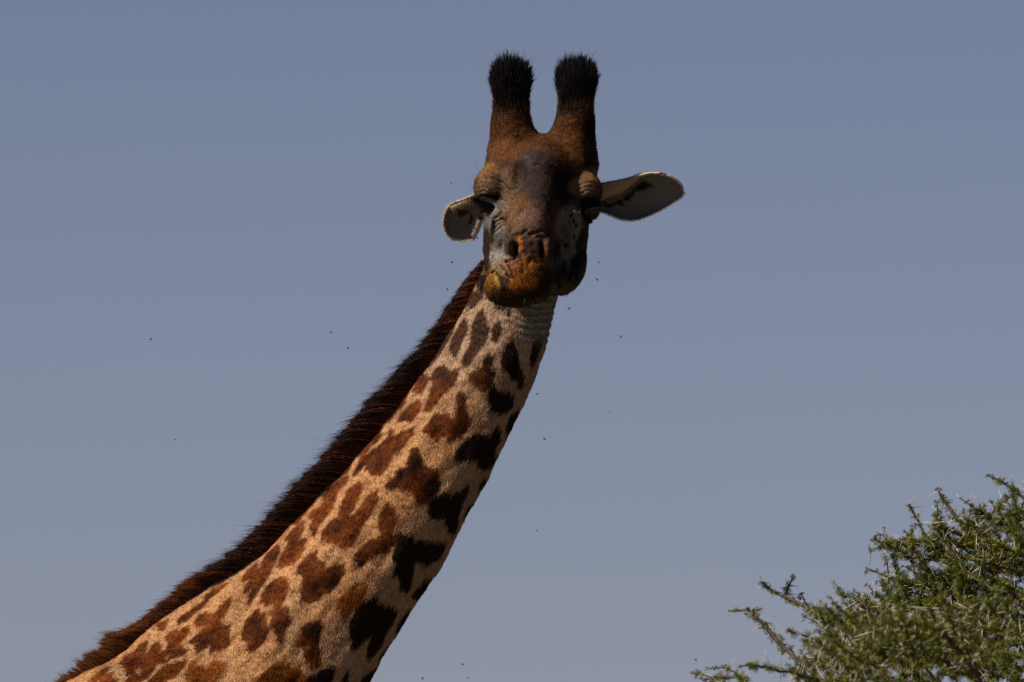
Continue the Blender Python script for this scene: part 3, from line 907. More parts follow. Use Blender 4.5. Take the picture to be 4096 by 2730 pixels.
def ear_grid(fn, na, nb, thick):
    """fn(a, b) -> point; closed thin shell in the photograph frame"""
    A, B = np.meshgrid(np.linspace(0, 1, na), np.linspace(0, 1, nb), indexing='ij')
    P = fn(A.ravel(), B.ravel()).reshape(na, nb, 3)
    du = np.gradient(P, axis=0)
    dv = np.gradient(P, axis=1)
    N = norm(np.cross(du.reshape(-1, 3), dv.reshape(-1, 3))).reshape(na, nb, 3)
    rim = np.minimum(np.minimum(A, 1 - A) * na, np.minimum(B, 1 - B) * nb)
    th = thick * (0.35 + 0.65 * np.clip(rim / 4, 0, 1))[..., None]
    V = np.concatenate([(P + N * th).reshape(-1, 3), (P - N * th).reshape(-1, 3)])
    o = na * nb
    F = []
    idx = np.arange(o).reshape(na, nb)
    q = np.stack([idx[:-1, :-1], idx[1:, :-1], idx[1:, 1:], idx[:-1, 1:]], -1).reshape(-1, 4)
    F.append(q)
    F.append(q[:, ::-1] + o)
    def strip(e):
        return np.stack([e[:-1], e[1:], e[1:] + o, e[:-1] + o], 1)
    F.append(strip(idx[:, 0])[:, ::-1])
    F.append(strip(idx[:, -1]))
    F.append(strip(idx[0, :]))
    F.append(strip(idx[-1, :])[:, ::-1])
    return V, np.concatenate(F), N

def ear_right(a, b):
    """a along the ear, b from the lower margin over the back to the rolled upper margin"""
    xs = np.array([2372, 2410, 2445, 2480, 2520, 2560, 2600, 2640, 2680, 2710, 2728, 2737])
    up = np.array([742, 736, 729, 724, 714, 699, 693, 694, 706, 724, 741, 757])
    lo = np.array([838, 848, 862, 876, 882, 877, 862, 843, 818, 798, 783, 768])
    ro = np.array([70, 66, 62, 52, 34, 10, 3, 0, 0, 0, 0, 0])        # depth of the rolled margin
    u = np.linspace(0, 1, len(xs))
    x = np.interp(a, u, xs)
    yu, yl, r = np.interp(a, u, up), np.interp(a, u, lo), np.interp(a, u, ro)
    b1 = np.clip(b / 0.78, 0, 1)
    b2 = np.clip((b - 0.78) / 0.22, 0, 1)
    h = yl - yu
    y = yl - h * (0.5 - 0.5 * np.cos(math.pi * b1)) * 1.0 + r * b2
    cup = np.interp(a, [0, .2, .5, .8, 1], [75, 85, 62, 26, 4])
    w = -30 - 60 * a - cup * np.sin(math.pi * b1) ** 0.8 + 22 * b2 * (r > 2) * np.minimum(r / 40, 1) + 14 * np.sin(math.pi * b2) * np.minimum(r / 40, 1)
    w = w - 0.55 * (y - 745)
    x = x + 3 * np.sin(9 * a + 2 * b)
    return np.stack([x, y, w], 1)

def ear_left(a, b):
    """a: from the head outwards, b: from the upper to the lower margin"""
    T = np.array([(1945, 778), (1912, 770), (1880, 786), (1850, 798), (1822, 807), (1802, 816), (1792, 826)], float)
    B = np.array([(1948, 870), (1928, 888), (1912, 925), (1893, 956), (1850, 960), (1812, 957), (1785, 938)], float)
    u = np.linspace(0, 1, len(T))
    tx, ty = np.interp(a, u, T[:, 0]), np.interp(a, u, T[:, 1])
    bx, by = np.interp(a, u, B[:, 0]), np.interp(a, u, B[:, 1])
    x = tx * (1 - b) + bx * b
    y = ty * (1 - b) + by * b
    out = sstep(0.6, 1, a)
    x -= 17 * np.sin(math.pi * b) * out
    y += 4 * np.sin(math.pi * a) * b
    cup = 58 * np.sin(math.pi * np.clip(a, 0, 1)) ** 0.7 * np.sin(math.pi * b) ** 0.6
    # rolled upper margin and front margin come forward
    w = -60 - 30 * a - cup + 26 * np.exp(-(b / 0.16) ** 2) + 22 * np.exp(-(((a - 0.42) / 0.2) ** 2)) * sstep(0.6, 1, b)
    w = w - 0.5 * (y - 800)
    return np.stack([x, y, w], 1)

def ear_colour(V, right):
    n = len(V) // 2
    c = np.zeros((len(V), 3))
    inner = np.array((0.135, 0.133, 0.140))
    c[:] = inner
    wq = V[:, :2] + np.stack([fbm(V, 26, 71), fbm(V, 26, 72)], 1) * 9
    if right:
        marks = [([(2405, 800), (2440, 790), (2490, 762), (2530, 735), (2560, 722), (2600, 728), (2622, 745), (2580, 758), (2540, 770), (2520, 800), (2490, 805), (2505, 825), (2470, 822), (2430, 828)], (0.012, 0.010, 0.009)),
                 ([(2360, 720), (2440, 726), (2505, 722), (2500, 738), (2460, 770), (2410, 795), (2360, 800)], (0.15, 0.115, 0.085)),
                 ([(2505, 735), (2530, 712), (2560, 697), (2585, 697), (2550, 722), (2520, 742)], (0.52, 0.34, 0.18))]  # last patch: sunlight on the folded edge put into the colour
    else:
        marks = [([(1828, 838), (1885, 842), (1868, 858), (1845, 870), (1832, 868)], (0.03, 0.024, 0.02)),
                 ([(1885, 850), (1900, 875), (1885, 895), (1860, 905), (1872, 885)], (0.03, 0.024, 0.02)),
                 ([(1835, 905), (1850, 900), (1870, 902), (1840, 912)], (0.12, 0.10, 0.085)),
                 ([(1800, 822), (1850, 800), (1900, 775), (1905, 800), (1850, 822), (1810, 835)], (0.50, 0.35, 0.22))]  # last patch: sunlit top band put into the colour
    for poly, mc in marks:
        t = sstep(6, -6, poly_dist(wq, poly))
        c = mix(c, np.array(mc), t)
    # back of the ear
    back = np.array((0.30, 0.20, 0.12))
    return c, back

# ------------------------------------------------------------------ giraffe
gz = W(np.array([[-700, 8100, LW(8100, -250)]]))[0]
giraffe = empty('giraffe', (gz[0], gz[1], 0.0), 'tall brown patched giraffe with dark mane facing the camera while chewing', 'giraffe')

V, F, NH, NN = make_body()
N = vnormals(V, F)
COL = np.zeros((len(V), 3))
COL[:] = body_colour(V, N)
EV, EF, EC = [], [], []
base = len(V)
EARS = []
for fn, right in ((ear_right, True), (ear_left, False)):
    v, f, gn = ear_grid(fn, 60, 40, 5.0)
    n = len(v) // 2
    c, back = ear_colour(v, right)
    facing = gn.reshape(-1, 3)[:, 2].mean() > 0
    if facing:
        c[n:] = back
    else:
        c[:n] = back
    ii, jj = np.arange(len(v)) % n // 40, np.arange(len(v)) % n % 40
    rim = ((jj >= 29) & (jj <= 33) & (ii > 24)) | (jj <= 0) | (ii >= 58) if right else (jj <= 2) | (jj >= 38) | (ii >= 58)
    c[rim] = (0.50, 0.40, 0.29)  # paler margins, the light on the rims put into the colour
    c *= (1 + 0.12 * fbm(v, 30, 73))[:, None]
    EARS.append((v, f, c, n, facing))
    EV.append(v)
    EF.append(f + base)
    EC.append(c)
    base += len(v)
ALLV = np.concatenate([V] + EV)
ALLF = np.concatenate([F] + EF)
ALLC = np.concatenate([COL] + EC)

def body_object():
    me = bpy.data.meshes.new('body')
    wv = W(ALLV)
    me.vertices.add(len(wv))
    me.vertices.foreach_set('co', wv.astype(np.float32).ravel())
    me.loops.add(len(ALLF) * 4)
    me.loops.foreach_set('vertex_index', ALLF.astype(np.int32).ravel())
    me.polygons.add(len(ALLF))
    me.polygons.foreach_set('loop_start', np.arange(0, len(ALLF) * 4, 4, dtype=np.int32))
    me.update(calc_edges=True)
    me.validate()
    a = me.attributes.new('tint', 'FLOAT_COLOR', 'POINT')
    c4 = np.ones((len(wv), 4), np.float32)
    c4[:, :3] = ALLC
    a.data.foreach_set('color', c4.ravel())
    bm = bmesh.new()
    bm.from_mesh(me)
    # close the two narrow gaps left between head, neck and trunk
    for test in ('head', 'trunk'):
        be = []
        for e in bm.edges:
            if e.is_boundary:
                be.append(e)
        bm.verts.ensure_lookup_table()
        def grp(e):
            i = e.verts[0].index
            return 0 if i < NH else (1 if i < NH + NN else 2)
        ylim = W(np.array([[0, 2300, 0]]))[0][2]
        sel = [e for e in be if (e.verts[0].co.z > ylim) == (test == 'head') and e.verts[0].index < len(V)]
        try:
            bmesh.ops.bridge_loops(bm, edges=sel)
        except Exception as ex:
            print('bridge', test, ex)
    bmesh.ops.recalc_face_normals(bm, faces=bm.faces)
    bm.to_mesh(me)
    bm.free()
    me.shade_smooth()
    me.materials.append(M_SKIN)
    return link(bpy.data.objects.new('body', me), giraffe)
body = body_object()

def uv_sphere(c, r, nu=24, nv=16):
    v, f = [], []
    for j in range(nv + 1):
        t = math.pi * j / nv
        for i in range(nu):
            a = 2 * math.pi * i / nu
            v.append((c[0] + r[0] * math.sin(t) * math.cos(a), c[1] + r[1] * math.cos(t), c[2] + r[2] * math.sin(t) * math.sin(a)))
    for j in range(nv):
        for i in range(nu):
            f.append((j * nu + i, j * nu + (i + 1) % nu, (j + 1) * nu + (i + 1) % nu, (j + 1) * nu + i))
    return np.array(v), f

EYES = []
for c in ((1948, 834, 96), (2362, 852, 100)):
    v, f = uv_sphere(c, (36, 33, 36))
    EYES.append(mesh_obj('eye', W(v), f, M_EYE, giraffe))

# ------------------------------------------------------------------ hair
TRI = np.concatenate([F[:, [0, 1, 2]], F[:, [0, 2, 3]]])
TRI_C = V[TRI].mean(1)
TRI_A = 0.5 * np.linalg.norm(np.cross(V[TRI[:, 1]] - V[TRI[:, 0]], V[TRI[:, 2]] - V[TRI[:, 0]]), axis=1)
TRI_N = norm(N[TRI].mean(1))

def scatter(weight, count, tri=None, V_=None, N_=None, area=None):
    tri = TRI if tri is None else tri
    V_ = V if V_ is None else V_
    N_ = N if N_ is None else N_
    area = TRI_A if area is None else area
    pr = area * weight
    cdf = np.cumsum(pr)
    k = np.searchsorted(cdf, rng.random(count) * cdf[-1])
    k = np.minimum(k, len(tri) - 1)
    r1, r2 = np.sqrt(rng.random(count)), rng.random(count)
    b = np.stack([1 - r1, r1 * (1 - r2), r1 * r2], 1)[..., None]
    return (V_[tri[k]] * b).sum(1), norm((N_[tri[k]] * b).sum(1))

def strands(p, n, flow, length, lift, k=4, droop=0.0, jitter=0.25):
    """hairs that leave the skin at the angle given by lift and lie along flow"""
    m = len(p)
    t = flow - (flow * n).sum(1, keepdims=True) * n
    t = norm(t + rng.normal(0, jitter, (m, 3)))
    lf = (np.asarray(lift).reshape(-1, 1) * np.ones((m, 1)))
    d0 = norm(t + n * lf * 1.6)
    d1 = norm(t + n * lf * 0.4 + np.array((0, 1, 0)) * droop)
    P = np.zeros((m, k, 3))
    P[:, 0] = p - n * 1.0
    L = np.asarray(length).reshape(-1, 1) / (k - 1)
    for i in range(1, k):
        u = (i - 1) / max(k - 2, 1)
        P[:, i] = P[:, i - 1] + L * norm(d0 * (1 - u) + d1 * u)
    return P

def neck_dir(p):
    s, off = neck_coords(p[:, 0], p[:, 1])
    i = np.clip(s.astype(int), 0, len(NECK) - 2)
    e = NECK[i + 1, :2] - NECK[i, :2]
    d = np.zeros((len(p), 3))
    d[:, :2] = e
    return norm(d), s, off

def is_head(c):
    s, _ = neck_coords(c[:, 0], c[:, 1])
    return ((c[:, 2] > 55) & (c[:, 1] < 1240)) | (s < 1.2)

def neck_fur():
    c = TRI_C
    vis = 0.12 + 0.88 * sstep(-0.45, -0.1, TRI_N[:, 2])
    wgt = (~is_head(c)) * (c[:, 1] < 2790) * vis
    p, n = scatter(wgt, 300000)
    d, s, off = neck_dir(p)
    sw = fbm(p, 130, 201, 2)
    sw2 = noise(p, 30, 202)
    a = 0.55 * sw + 0.25 * sw2 - 0.15
    flow = np.stack([d[:, 0] * np.cos(a) - d[:, 1] * np.sin(a), d[:, 0] * np.sin(a) + d[:, 1] * np.cos(a), 0.25 * sw2], 1)
    L = (10 + 6 * rng.random(len(p))) * (1 + 0.35 * fbm(p, 60, 203, 2)) * (0.8 + 0.35 * sstep(0.3, -0.6, off / 250))
    lift = 0.07 + 0.09 * rng.random(len(p)) + 0.05 * noise(p, 22, 204)
    P = clumped(strands(p, n, flow, L * 1.2, lift, 4, 0.1, 0.12), 10, 0.35, 270, 0.4)
    drift = norm(P[:, 3] - P[:, 0]) * rng.normal(5, 8, (len(p), 1))
    col = body_colour(p + drift, n) * (0.86 + 0.32 * rng.random(len(p)) ** 1.5)[:, None]
    col *= np.where(rng.random(len(p)) < 0.05, 1.5, 1.0)[:, None]  # a few strands brightened, highlights put into the hair colour
    hair_obj('coat', W(P), 0.00036, col, M_FUR, giraffe)

def head_fur():
    c = TRI_C
    vis = 0.15 + 0.85 * sstep(-0.5, -0.1, TRI_N[:, 2])
    eye = (((c[:, 0] - 1946) / 42) ** 2 + ((c[:, 1] - 832) / 34) ** 2 < 1) | (((c[:, 0] - 2364) / 42) ** 2 + ((c[:, 1] - 850) / 34) ** 2 < 1)
    nost = (((c[:, 0] - 2066) / 14) ** 2 + ((c[:, 1] - 1008) / 36) ** 2 < 1) | (((c[:, 0] - 2165) / 14) ** 2 + ((c[:, 1] - 1006) / 34) ** 2 < 1)
    wgt = is_head(c) * vis * np.where(eye | (nost & (c[:, 2] > 440)), 0.0, 1.0)
    p, n = scatter(wgt, 120000)
    x, y = p[:, 0], p[:, 1]
    up = sstep(640, 540, y)
    fx = np.clip((x - 2140) / 200, -1, 1) * 0.8
    flow = np.stack([fx * (1 - up), 0.7 - 1.7 * up, -0.4 * np.ones(len(p))], 1)
    flow += np.stack([noise(p, 45, 211), noise(p, 45, 212), noise(p, 45, 213)], 1) * 0.55
    orange = np.exp(-((((x - 2105) / 75) ** 2 + ((y - 1125) / 70) ** 2) ** 2)) * (p[:, 2] > 400)
    chin = np.exp(-((((x - 2000) / 80) ** 2 + ((y - 1170) / 60) ** 2) ** 2)) * (p[:, 2] > 350)
    cheek = sstep(1010, 1100, y) * (p[:, 2] < 350)
    L = 5.0 + 3 * rng.random(len(p)) + 13 * orange * rng.random(len(p)) + 14 * chin * rng.random(len(p)) + 4 * cheek + 6 * up
    lift = 0.16 + 0.14 * rng.random(len(p)) + 0.9 * orange * rng.random(len(p)) + 0.6 * chin * rng.random(len(p)) + 0.2 * cheek
    P = strands(p, n, flow, L, lift, 4, 0.0, 0.25 + 0.0)
    col = body_colour(p + rng.normal(0, 5, p.shape) * np.array((1, 1, 0)), n) * (0.62 + 0.66 * rng.random(len(p)) ** 1.5)[:, None]
    pale = (rng.random(len(p)) < 0.09) & (y > 560) & (y < 1040)  # random strands that carry hair glints in their colour
    col = np.where(pale[:, None], col * 2.2 + np.array((0.05, 0.034, 0.024)), col)
    hair_obj('face_coat', W(P), 0.00030, col, M_FUR, giraffe)

def clumped(P, size, amount, seed, loose=0.25):
    """draw the tips of neighbouring hairs together, some hairs staying loose"""
    n, k, _ = P.shape
    r = P[:, 0]
    cell = np.floor(r / size + np.stack([noise(r, size * 2.3, seed + j) * 1.3 + noise(r, size * 6, seed + 5 + j) * 2.0 for j in range(3)], 1)).astype(np.int64)
    amount = (amount * np.clip(1 + 0.5 * noise(r, size * 4, seed + 9), 0, 1.25) * np.where(rng.random(n) < loose, 0.15, 1)).clip(0, 0.95)[:, None]
    key = cell[:, 0] * 73856093 ^ cell[:, 1] * 19349663 ^ cell[:, 2] * 83492791
    _, inv = np.unique(key, return_inverse=True)
    cnt = np.bincount(inv)
    for i in range(1, k):
        t = amount * (i / (k - 1)) ** 1.3
        mean = np.stack([np.bincount(inv, P[:, i, j]) / cnt for j in range(3)], 1)
        P[:, i] = P[:, i] * (1 - t) + mean[inv] * t
    return P

def horn_tuft(x0, x1):
    c = TRI_C
    wgt = (c[:, 1] < 475) * (c[:, 0] > x0) * (c[:, 0] < x1) * sstep(475, 415, c[:, 1])
    p, n = scatter(wgt, 11000)
    up = np.array((0.0, -1.0, 0.0))
    topness = sstep(380, 290, p[:, 1])
    cx = (x0 + x1) / 2
    side = norm(n * np.array((1, 0.3, 1)))
    d0 = norm(n * (0.45 + 0.4 * topness)[:, None] + up * (0.75 + 0.1 * topness)[:, None] + rng.normal(0, 0.16, p.shape))
    d1 = norm(up * 1.0 + side * (0.25 + 0.15 * rng.random(len(p)))[:, None] * (1 - 0.3 * topness)[:, None] + rng.normal(0, 0.26, p.shape) + np.stack([noise(p, 22, 221), noise(p, 26, 222), noise(p, 26, 223)], 1) * 0.6)
    L = (24 + 40 * rng.random(len(p)) ** 1.4 + 50 * topness * rng.random(len(p))) * (1 + 0.3 * noise(p, 20, 226)) * (0.35 + 0.65 * sstep(475, 390, p[:, 1]))
    k = 5
    P = np.zeros((len(p), k, 3))
    P[:, 0] = p - n * 2
    for i in range(1, k):
        u = (i - 1) / (k - 2)
        P[:, i] = P[:, i - 1] + (L / (k - 1))[:, None] * norm(d0 * (1 - u) + d1 * u)
    fa = rng.random(len(p)) < 0.10
    P[fa] = P[fa, :1] + (P[fa] - P[fa, :1]) * 1.3
    P = clumped(P, 14, 0.80, 230, 0.15)
    base = np.array((0.012, 0.010, 0.010))
    col = np.tile(base, (len(p), 1)) * (0.6 + 0.9 * rng.random(len(p)))[:, None]
    low = sstep(410, 470, p[:, 1] + 30 * noise(p, 30, 225))
    col = mix(col, np.array((0.11, 0.048, 0.02)), low * 0.8)
    hair_obj('horn_tuft', W(P), 0.00045, col, M_FUR, giraffe)

def mane():
    m = 56000
    s = 1.62 + (14.45 - 1.62) * rng.random(m)
    ii = np.arange(len(NECK))
    cx, cy, ar, cw = (np.interp(s, ii, NECK[:, j]) for j in range(4))
    e = np.stack([np.interp(s, ii[:-1] + 0.5, np.diff(NECK[:, 0])), np.interp(s, ii[:-1] + 0.5, np.diff(NECK[:, 1]))], 1)
    e = e / np.linalg.norm(e, axis=1, keepdims=True)
    nap = np.stack([-e[:, 1], e[:, 0]], 1)
    lat = rng.normal(0, 1, m).clip(-2, 2)
    p = np.stack([cx + nap[:, 0] * ar * 0.985, cy + nap[:, 1] * ar * 0.985, cw + lat * 15], 1)
    p[:, :2] -= nap * (np.abs(lat) ** 2 * 2.5)[:, None]
    n3 = np.concatenate([nap, np.zeros((m, 1))], 1)
    e3 = np.concatenate([e, np.zeros((m, 1))], 1)
    w3 = np.array((0, 0, 1.0))
    n1 = noise(p, 34, 241)
    n2 = noise(p, 12, 242)
    low = sstep(12.9, 13.7, s)
    prof = np.interp(s, [1.62, 1.9, 2.5, 4, 6, 8, 10, 11.5, 12.2, 12.7, 12.95, 13.05, 13.2, 13.3, 13.5, 14.45],
                     [24, 46, 74, 100, 124, 132, 126, 110, 90, 78, 84, 120, 112, 78, 88, 88])
    L = prof * (1.16 + 0.24 * n1 + 0.28 * n2) * (0.50 + 0.66 * rng.random(m) ** 0.7)
    lean = 0.62 * (1 - low) + 0.10 * low
    d0 = norm(n3 + e3 * (lean * 0.6 + 0.12 * n1)[:, None] + w3 * (lat * 0.12 + 0.12 * n2)[:, None] + rng.normal(0, 0.07, (m, 3)))
    d1 = norm(n3 * 0.72 + e3 * (lean * 1.35 + 0.30 * n1)[:, None] + w3 * (lat * 0.10 + 0.18 * n1)[:, None] + rng.normal(0, 0.13, (m, 3)))
    k = 6
    P = np.zeros((m, k, 3))
    P[:, 0] = p - n3 * 6
    for i in range(1, k):
        u = (i - 1) / (k - 2)
        P[:, i] = P[:, i - 1] + (L / (k - 1))[:, None] * norm(d0 * (1 - u) + d1 * u)
    lo = rng.random(m) < 0.07
    P[lo] = P[lo, :1] + (P[lo] - P[lo, :1]) * 1.18
    P = clumped(P, 19, 0.88, 250, 0.15)
    u = np.linspace(0, 1, k)[None, :, None]
    black = np.array((0.011, 0.009, 0.009))
    dark = np.array((0.022, 0.011, 0.008))
    rust = np.array((0.15, 0.046, 0.016))
    tawny = np.array((0.20, 0.082, 0.030))
    rr = rng.random(m)
    top = sstep(4.6, 2.2, s)
    rustiness = np.clip(0.22 + 0.75 * top + 0.35 * noise(p, 40, 261) + 0.35 * (rr - 0.5) + 0.25 * low, 0, 1)
    root = mix(np.tile(dark, (m, 1)), rust, rustiness * np.where(lat > -0.3, 1, 0.6))
    tip = mix(np.tile(black, (m, 1)), rust * 0.7, sstep(5, 9, s) * 0.35 * rr)
    tip = mix(tip, rust, sstep(10.5, 11.8, s) * 0.6)
    tip = mix(tip, tawny, sstep(12.2, 12.9, s) * (0.55 + 0.4 * rr))
    stray = ((rr > 0.95) | ((noise(p, 9, 263) > 0.5) & (rr > 0.4)))[:, None]
    root = np.where(stray, rust * 1.9, root)  # rusty strands, lightened to put sunlit highlights into the colour
    tip = np.where(stray, rust * 1.0, tip)
    root = mix(root, np.array((0.20, 0.085, 0.018)), low * 0.6 * (rr > 0.3))
    ub = np.clip(u * 1.25 - 0.1, 0, 1)
    col = (root[:, None, :] * (1 - ub) + tip[:, None, :] * ub) * (0.7 + 0.6 * rng.random(m))[:, None, None]
    hair_obj('mane', W(P), 0.00055, col, M_FUR, giraffe)

def line_hairs(name, items, rad=0.00035, parent=None):
    """items: (root line, tip line, count, bend, colour)"""
    Ps, Cs = [], []
    for a, b, cnt, bend, col in items:
        a, b = np.asarray(a, float), np.asarray(b, float)
        t = np.sort(rng.random(cnt))
        def along(q):
            i = np.linspace(0, 1, len(q))
            return np.stack([np.interp(t, i, q[:, j]) for j in range(3)], 1)
        r, e = along(a), along(b)
        ln = np.linalg.norm(e - r, axis=1, keepdims=True)
        e = r + (e - r) * (0.6 + 0.5 * rng.random((cnt, 1))) + rng.normal(0, 0.10, (cnt, 3)) * ln
        mid = (r + e) / 2 + np.asarray(bend, float) + rng.normal(0, 0.05, (cnt, 3)) * ln
        q1 = (r + mid) / 2 + np.asarray(bend, float) * 0.3
        q2 = (e + mid) / 2 + np.asarray(bend, float) * 0.3
        Ps.append(np.stack([r, q1, mid, q2, e], 1))
        Cs.append(np.tile(np.array(col), (cnt, 1)))
    hair_obj(name, W(np.concatenate(Ps)), rad, np.concatenate(Cs), M_FUR, parent or giraffe)

neck_fur()
head_fur()
horn_tuft(1900, 2170)
horn_tuft(2172, 2450)
mane()
LASH = (0.004, 0.003, 0.003)
line_hairs('eyelashes', [([(1915, 806, 128), (1948, 812, 150), (1985, 826, 158)], [(1880, 800, 160), (1915, 838, 200), (1972, 858, 190)], 260, (-3, -4, 8), LASH)], 0.0006, EYES[0])
line_hairs('eyelashes', [([(2398, 826, 118), (2360, 834, 150), (2326, 842, 152)], [(2428, 838, 150), (2376, 872, 196), (2328, 876, 184)], 240, (3, -4, 8), LASH)], 0.0006, EYES[1])
line_hairs('whiskers', [
    ([(1930, 690, 60), (1905, 730, 50), (1902, 775, 60)], [(1890, 640, 60), (1868, 690, 60), (1862, 765, 80)], 14, (-4, 4, 0), LASH),
    ([(2380, 700, 60), (2404, 740, 60)], [(2420, 680, 60), (2440, 730, 60)], 6, (3, -3, 0), LASH),
    ([(2090, 1190, 560), (2160, 1185, 540)], [(2085, 1232, 590), (2190, 1228, 570)], 8, (0, 3, 4), (0.22, 0.16, 0.08)),
], 0.00018)
line_hairs('ear_fringe', [
    ([(2412, 800, -40), (2460, 778, -40), (2500, 755, -40), (2535, 728, -40), (2565, 706, -45)], [(2432, 818, -40), (2486, 800, -50), (2520, 775, -50), (2548, 745, -50), (2572, 722, -50)], 420, (2, 0, 2), (0.20, 0.16, 0.12)),
    ([(1800, 826, -60), (1850, 806, -50), (1895, 782, -40)], [(1812, 846, -60), (1858, 830, -60), (1900, 815, -50)], 200, (0, 0, 3), (0.42, 0.32, 0.22)),
    ([(1926, 872, -40), (1912, 915, -50), (1896, 950, -60)], [(1910, 868, -45), (1898, 908, -50), (1884, 938, -60)], 160, (0, 0, 3), (0.45, 0.36, 0.28)),
], 0.00034)

def ear_fuzz():
    Ps, Cs = [], []
    for (v, f, c, n, facing) in EARS:
        tri = np.concatenate([f[:, [0, 1, 2]], f[:, [0, 2, 3]]])
        nn = vnormals(v, f)
        ar = 0.5 * np.linalg.norm(np.cross(v[tri[:, 1]] - v[tri[:, 0]], v[tri[:, 2]] - v[tri[:, 0]]), axis=1)
        pr = np.cumsum(ar)
        cnt = 9000
        k = np.minimum(np.searchsorted(pr, rng.random(cnt) * pr[-1]), len(tri) - 1)
        p, q = v[tri[k]].mean(1) + rng.normal(0, 1.5, (cnt, 3)), nn[tri[k]].mean(1)
        out = np.array((1.0 if v[:, 0].mean() > 2100 else -1.0, 0.2, 0))
        edge = np.isin(tri[k, 0] % n // 40, (0, 1, 57, 58, 59)) | np.isin(tri[k, 0] % n % 40, (0, 1, 2, 37, 38, 39))
        keep = edge | (q[:, 2] < 0)
        p, q, k = p[keep], q[keep], k[keep]
        cnt = len(p)
        Ps.append(strands(p, norm(q), np.tile(out, (cnt, 1)), 8 + 4 * rng.random(cnt), 0.25, 3, 0, 0.4))
        Cs.append(c[tri[k, 0]] * (0.7 + 0.6 * rng.random(cnt))[:, None])
    hair_obj('ear_fuzz', W(np.concatenate(Ps)), 0.0003, np.concatenate(Cs), M_FUR, giraffe)
ear_fuzz()

# ------------------------------------------------------------------ acacia
def WP(p):
    """as W, but p[..., :2] are the pixels at which the point shows at its own distance"""
    p = np.array(p, dtype=np.float64)
    k = 1 - p[..., 2:3] * S / D
    q = p.copy()
    q[..., 0:1] = 2048 + (p[..., 0:1] - 2048) * k
    q[..., 1:2] = 1365 + (p[..., 1:2] - 1365) * k
    return W(q)

def leaf_material():
    m, nt, b = new_mat('acacia_leaf')
    a = nt.nodes.new('ShaderNodeAttribute')
    a.attribute_name = 'tint'
    oi = nt.nodes.new('ShaderNodeObjectInfo')
    b.inputs['Roughness'].default_value = 0.5
    b.inputs['Specular IOR Level'].default_value = 0.3
    tr = nt.nodes.new('ShaderNodeBsdfTranslucent')
    mx = nt.nodes.new('ShaderNodeMixShader')
    mx.inputs[0].default_value = 0.30
    nt.links.new(a.outputs['Color'], b.inputs['Base Color'])
    nt.links.new(a.outputs['Color'], tr.inputs['Color'])
    nt.links.new(b.outputs[0], mx.inputs[1])
    nt.links.new(tr.outputs[0], mx.inputs[2])
    nt.links.new(mx.outputs[0], nt.nodes['Material Output'].inputs['Surface'])
    return m

def bark_material():
    m, nt, b = new_mat('acacia_bark')
    tc = nt.nodes.new('ShaderNodeTexCoord')
    nz = nt.nodes.new('ShaderNodeTexNoise')
    nz.inputs['Scale'].default_value = 90
    nz.inputs['Detail'].default_value = 5
    cr = nt.nodes.new('ShaderNodeValToRGB')
    cr.color_ramp.elements[0].position = 0.3
    cr.color_ramp.elements[0].color = (0.030, 0.018, 0.013, 1)
    cr.color_ramp.elements[1].position = 0.75
    cr.color_ramp.elements[1].color = (0.095, 0.058, 0.042, 1)
    bp = nt.nodes.new('ShaderNodeBump')
    bp.inputs['Strength'].default_value = 0.6
    bp.inputs['Distance'].default_value = 0.003
    nt.links.new(tc.outputs['Object'], nz.inputs['Vector'])
    nt.links.new(nz.outputs['Fac'], cr.inputs['Fac'])
    nt.links.new(nz.outputs['Fac'], bp.inputs['Height'])
    nt.links.new(cr.outputs[0], b.inputs['Base Color'])
    nt.links.new(bp.outputs[0], b.inputs['Normal'])
    b.inputs['Roughness'].default_value = 0.85
    return m

def thorn_material():
    m, nt, b = new_mat('acacia_thorn')
    tc = nt.nodes.new('ShaderNodeTexCoord')
    nz = nt.nodes.new('ShaderNodeTexNoise')
    nz.inputs['Scale'].default_value = 60
    cr = nt.nodes.new('ShaderNodeValToRGB')
    cr.color_ramp.elements[0].position = 0.35
    cr.color_ramp.elements[0].color = (0.30, 0.21, 0.16, 1)
    cr.color_ramp.elements[1].position = 0.6
    cr.color_ramp.elements[1].color = (0.52, 0.45, 0.40, 1)
    nt.links.new(tc.outputs['Object'], nz.inputs['Vector'])
    nt.links.new(nz.outputs['Fac'], cr.inputs['Fac'])
    nt.links.new(cr.outputs[0], b.inputs['Base Color'])
    b.inputs['Roughness'].default_value = 0.4
    return m

def tube(pts, rad, sides=6):
    """verts, faces of a tapering tube along pts (n, 3)"""
    pts = np.asarray(pts, float)
    n = len(pts)
    d = norm(np.gradient(pts, axis=0))
    ref = np.array((0.31, 0.22, 0.92))
    a = norm(np.cross(d, ref))
    b = np.cross(d, a)
    th = np.linspace(0, 2 * math.pi, sides, endpoint=False)
    rad = np.asarray(rad).reshape(-1, 1, 1)
    V = pts[:, None] + rad * (np.cos(th)[None, :, None] * a[:, None] + np.sin(th)[None, :, None] * b[:, None])
    V = np.concatenate([V.reshape(-1, 3), pts[:1], pts[-1:]])
    F = []
    for i in range(n - 1):
        for j in range(sides):
            k = (j + 1) % sides
            F.append((i * sides + j, i * sides + k, (i + 1) * sides + k, (i + 1) * sides + j))
    for j in range(sides):
        k = (j + 1) % sides
        F.append((n * sides, k, j))
        F.append((n * sides + 1, (n - 1) * sides + j, (n - 1) * sides + k))
    return V, F

class Joined:
    def __init__(self):
        self.V, self.F, self.n = [], [], 0

    def add(self, V, F):
        self.V.append(V)
        self.F += [tuple(i + self.n for i in f) for f in F]
        self.n += len(V)

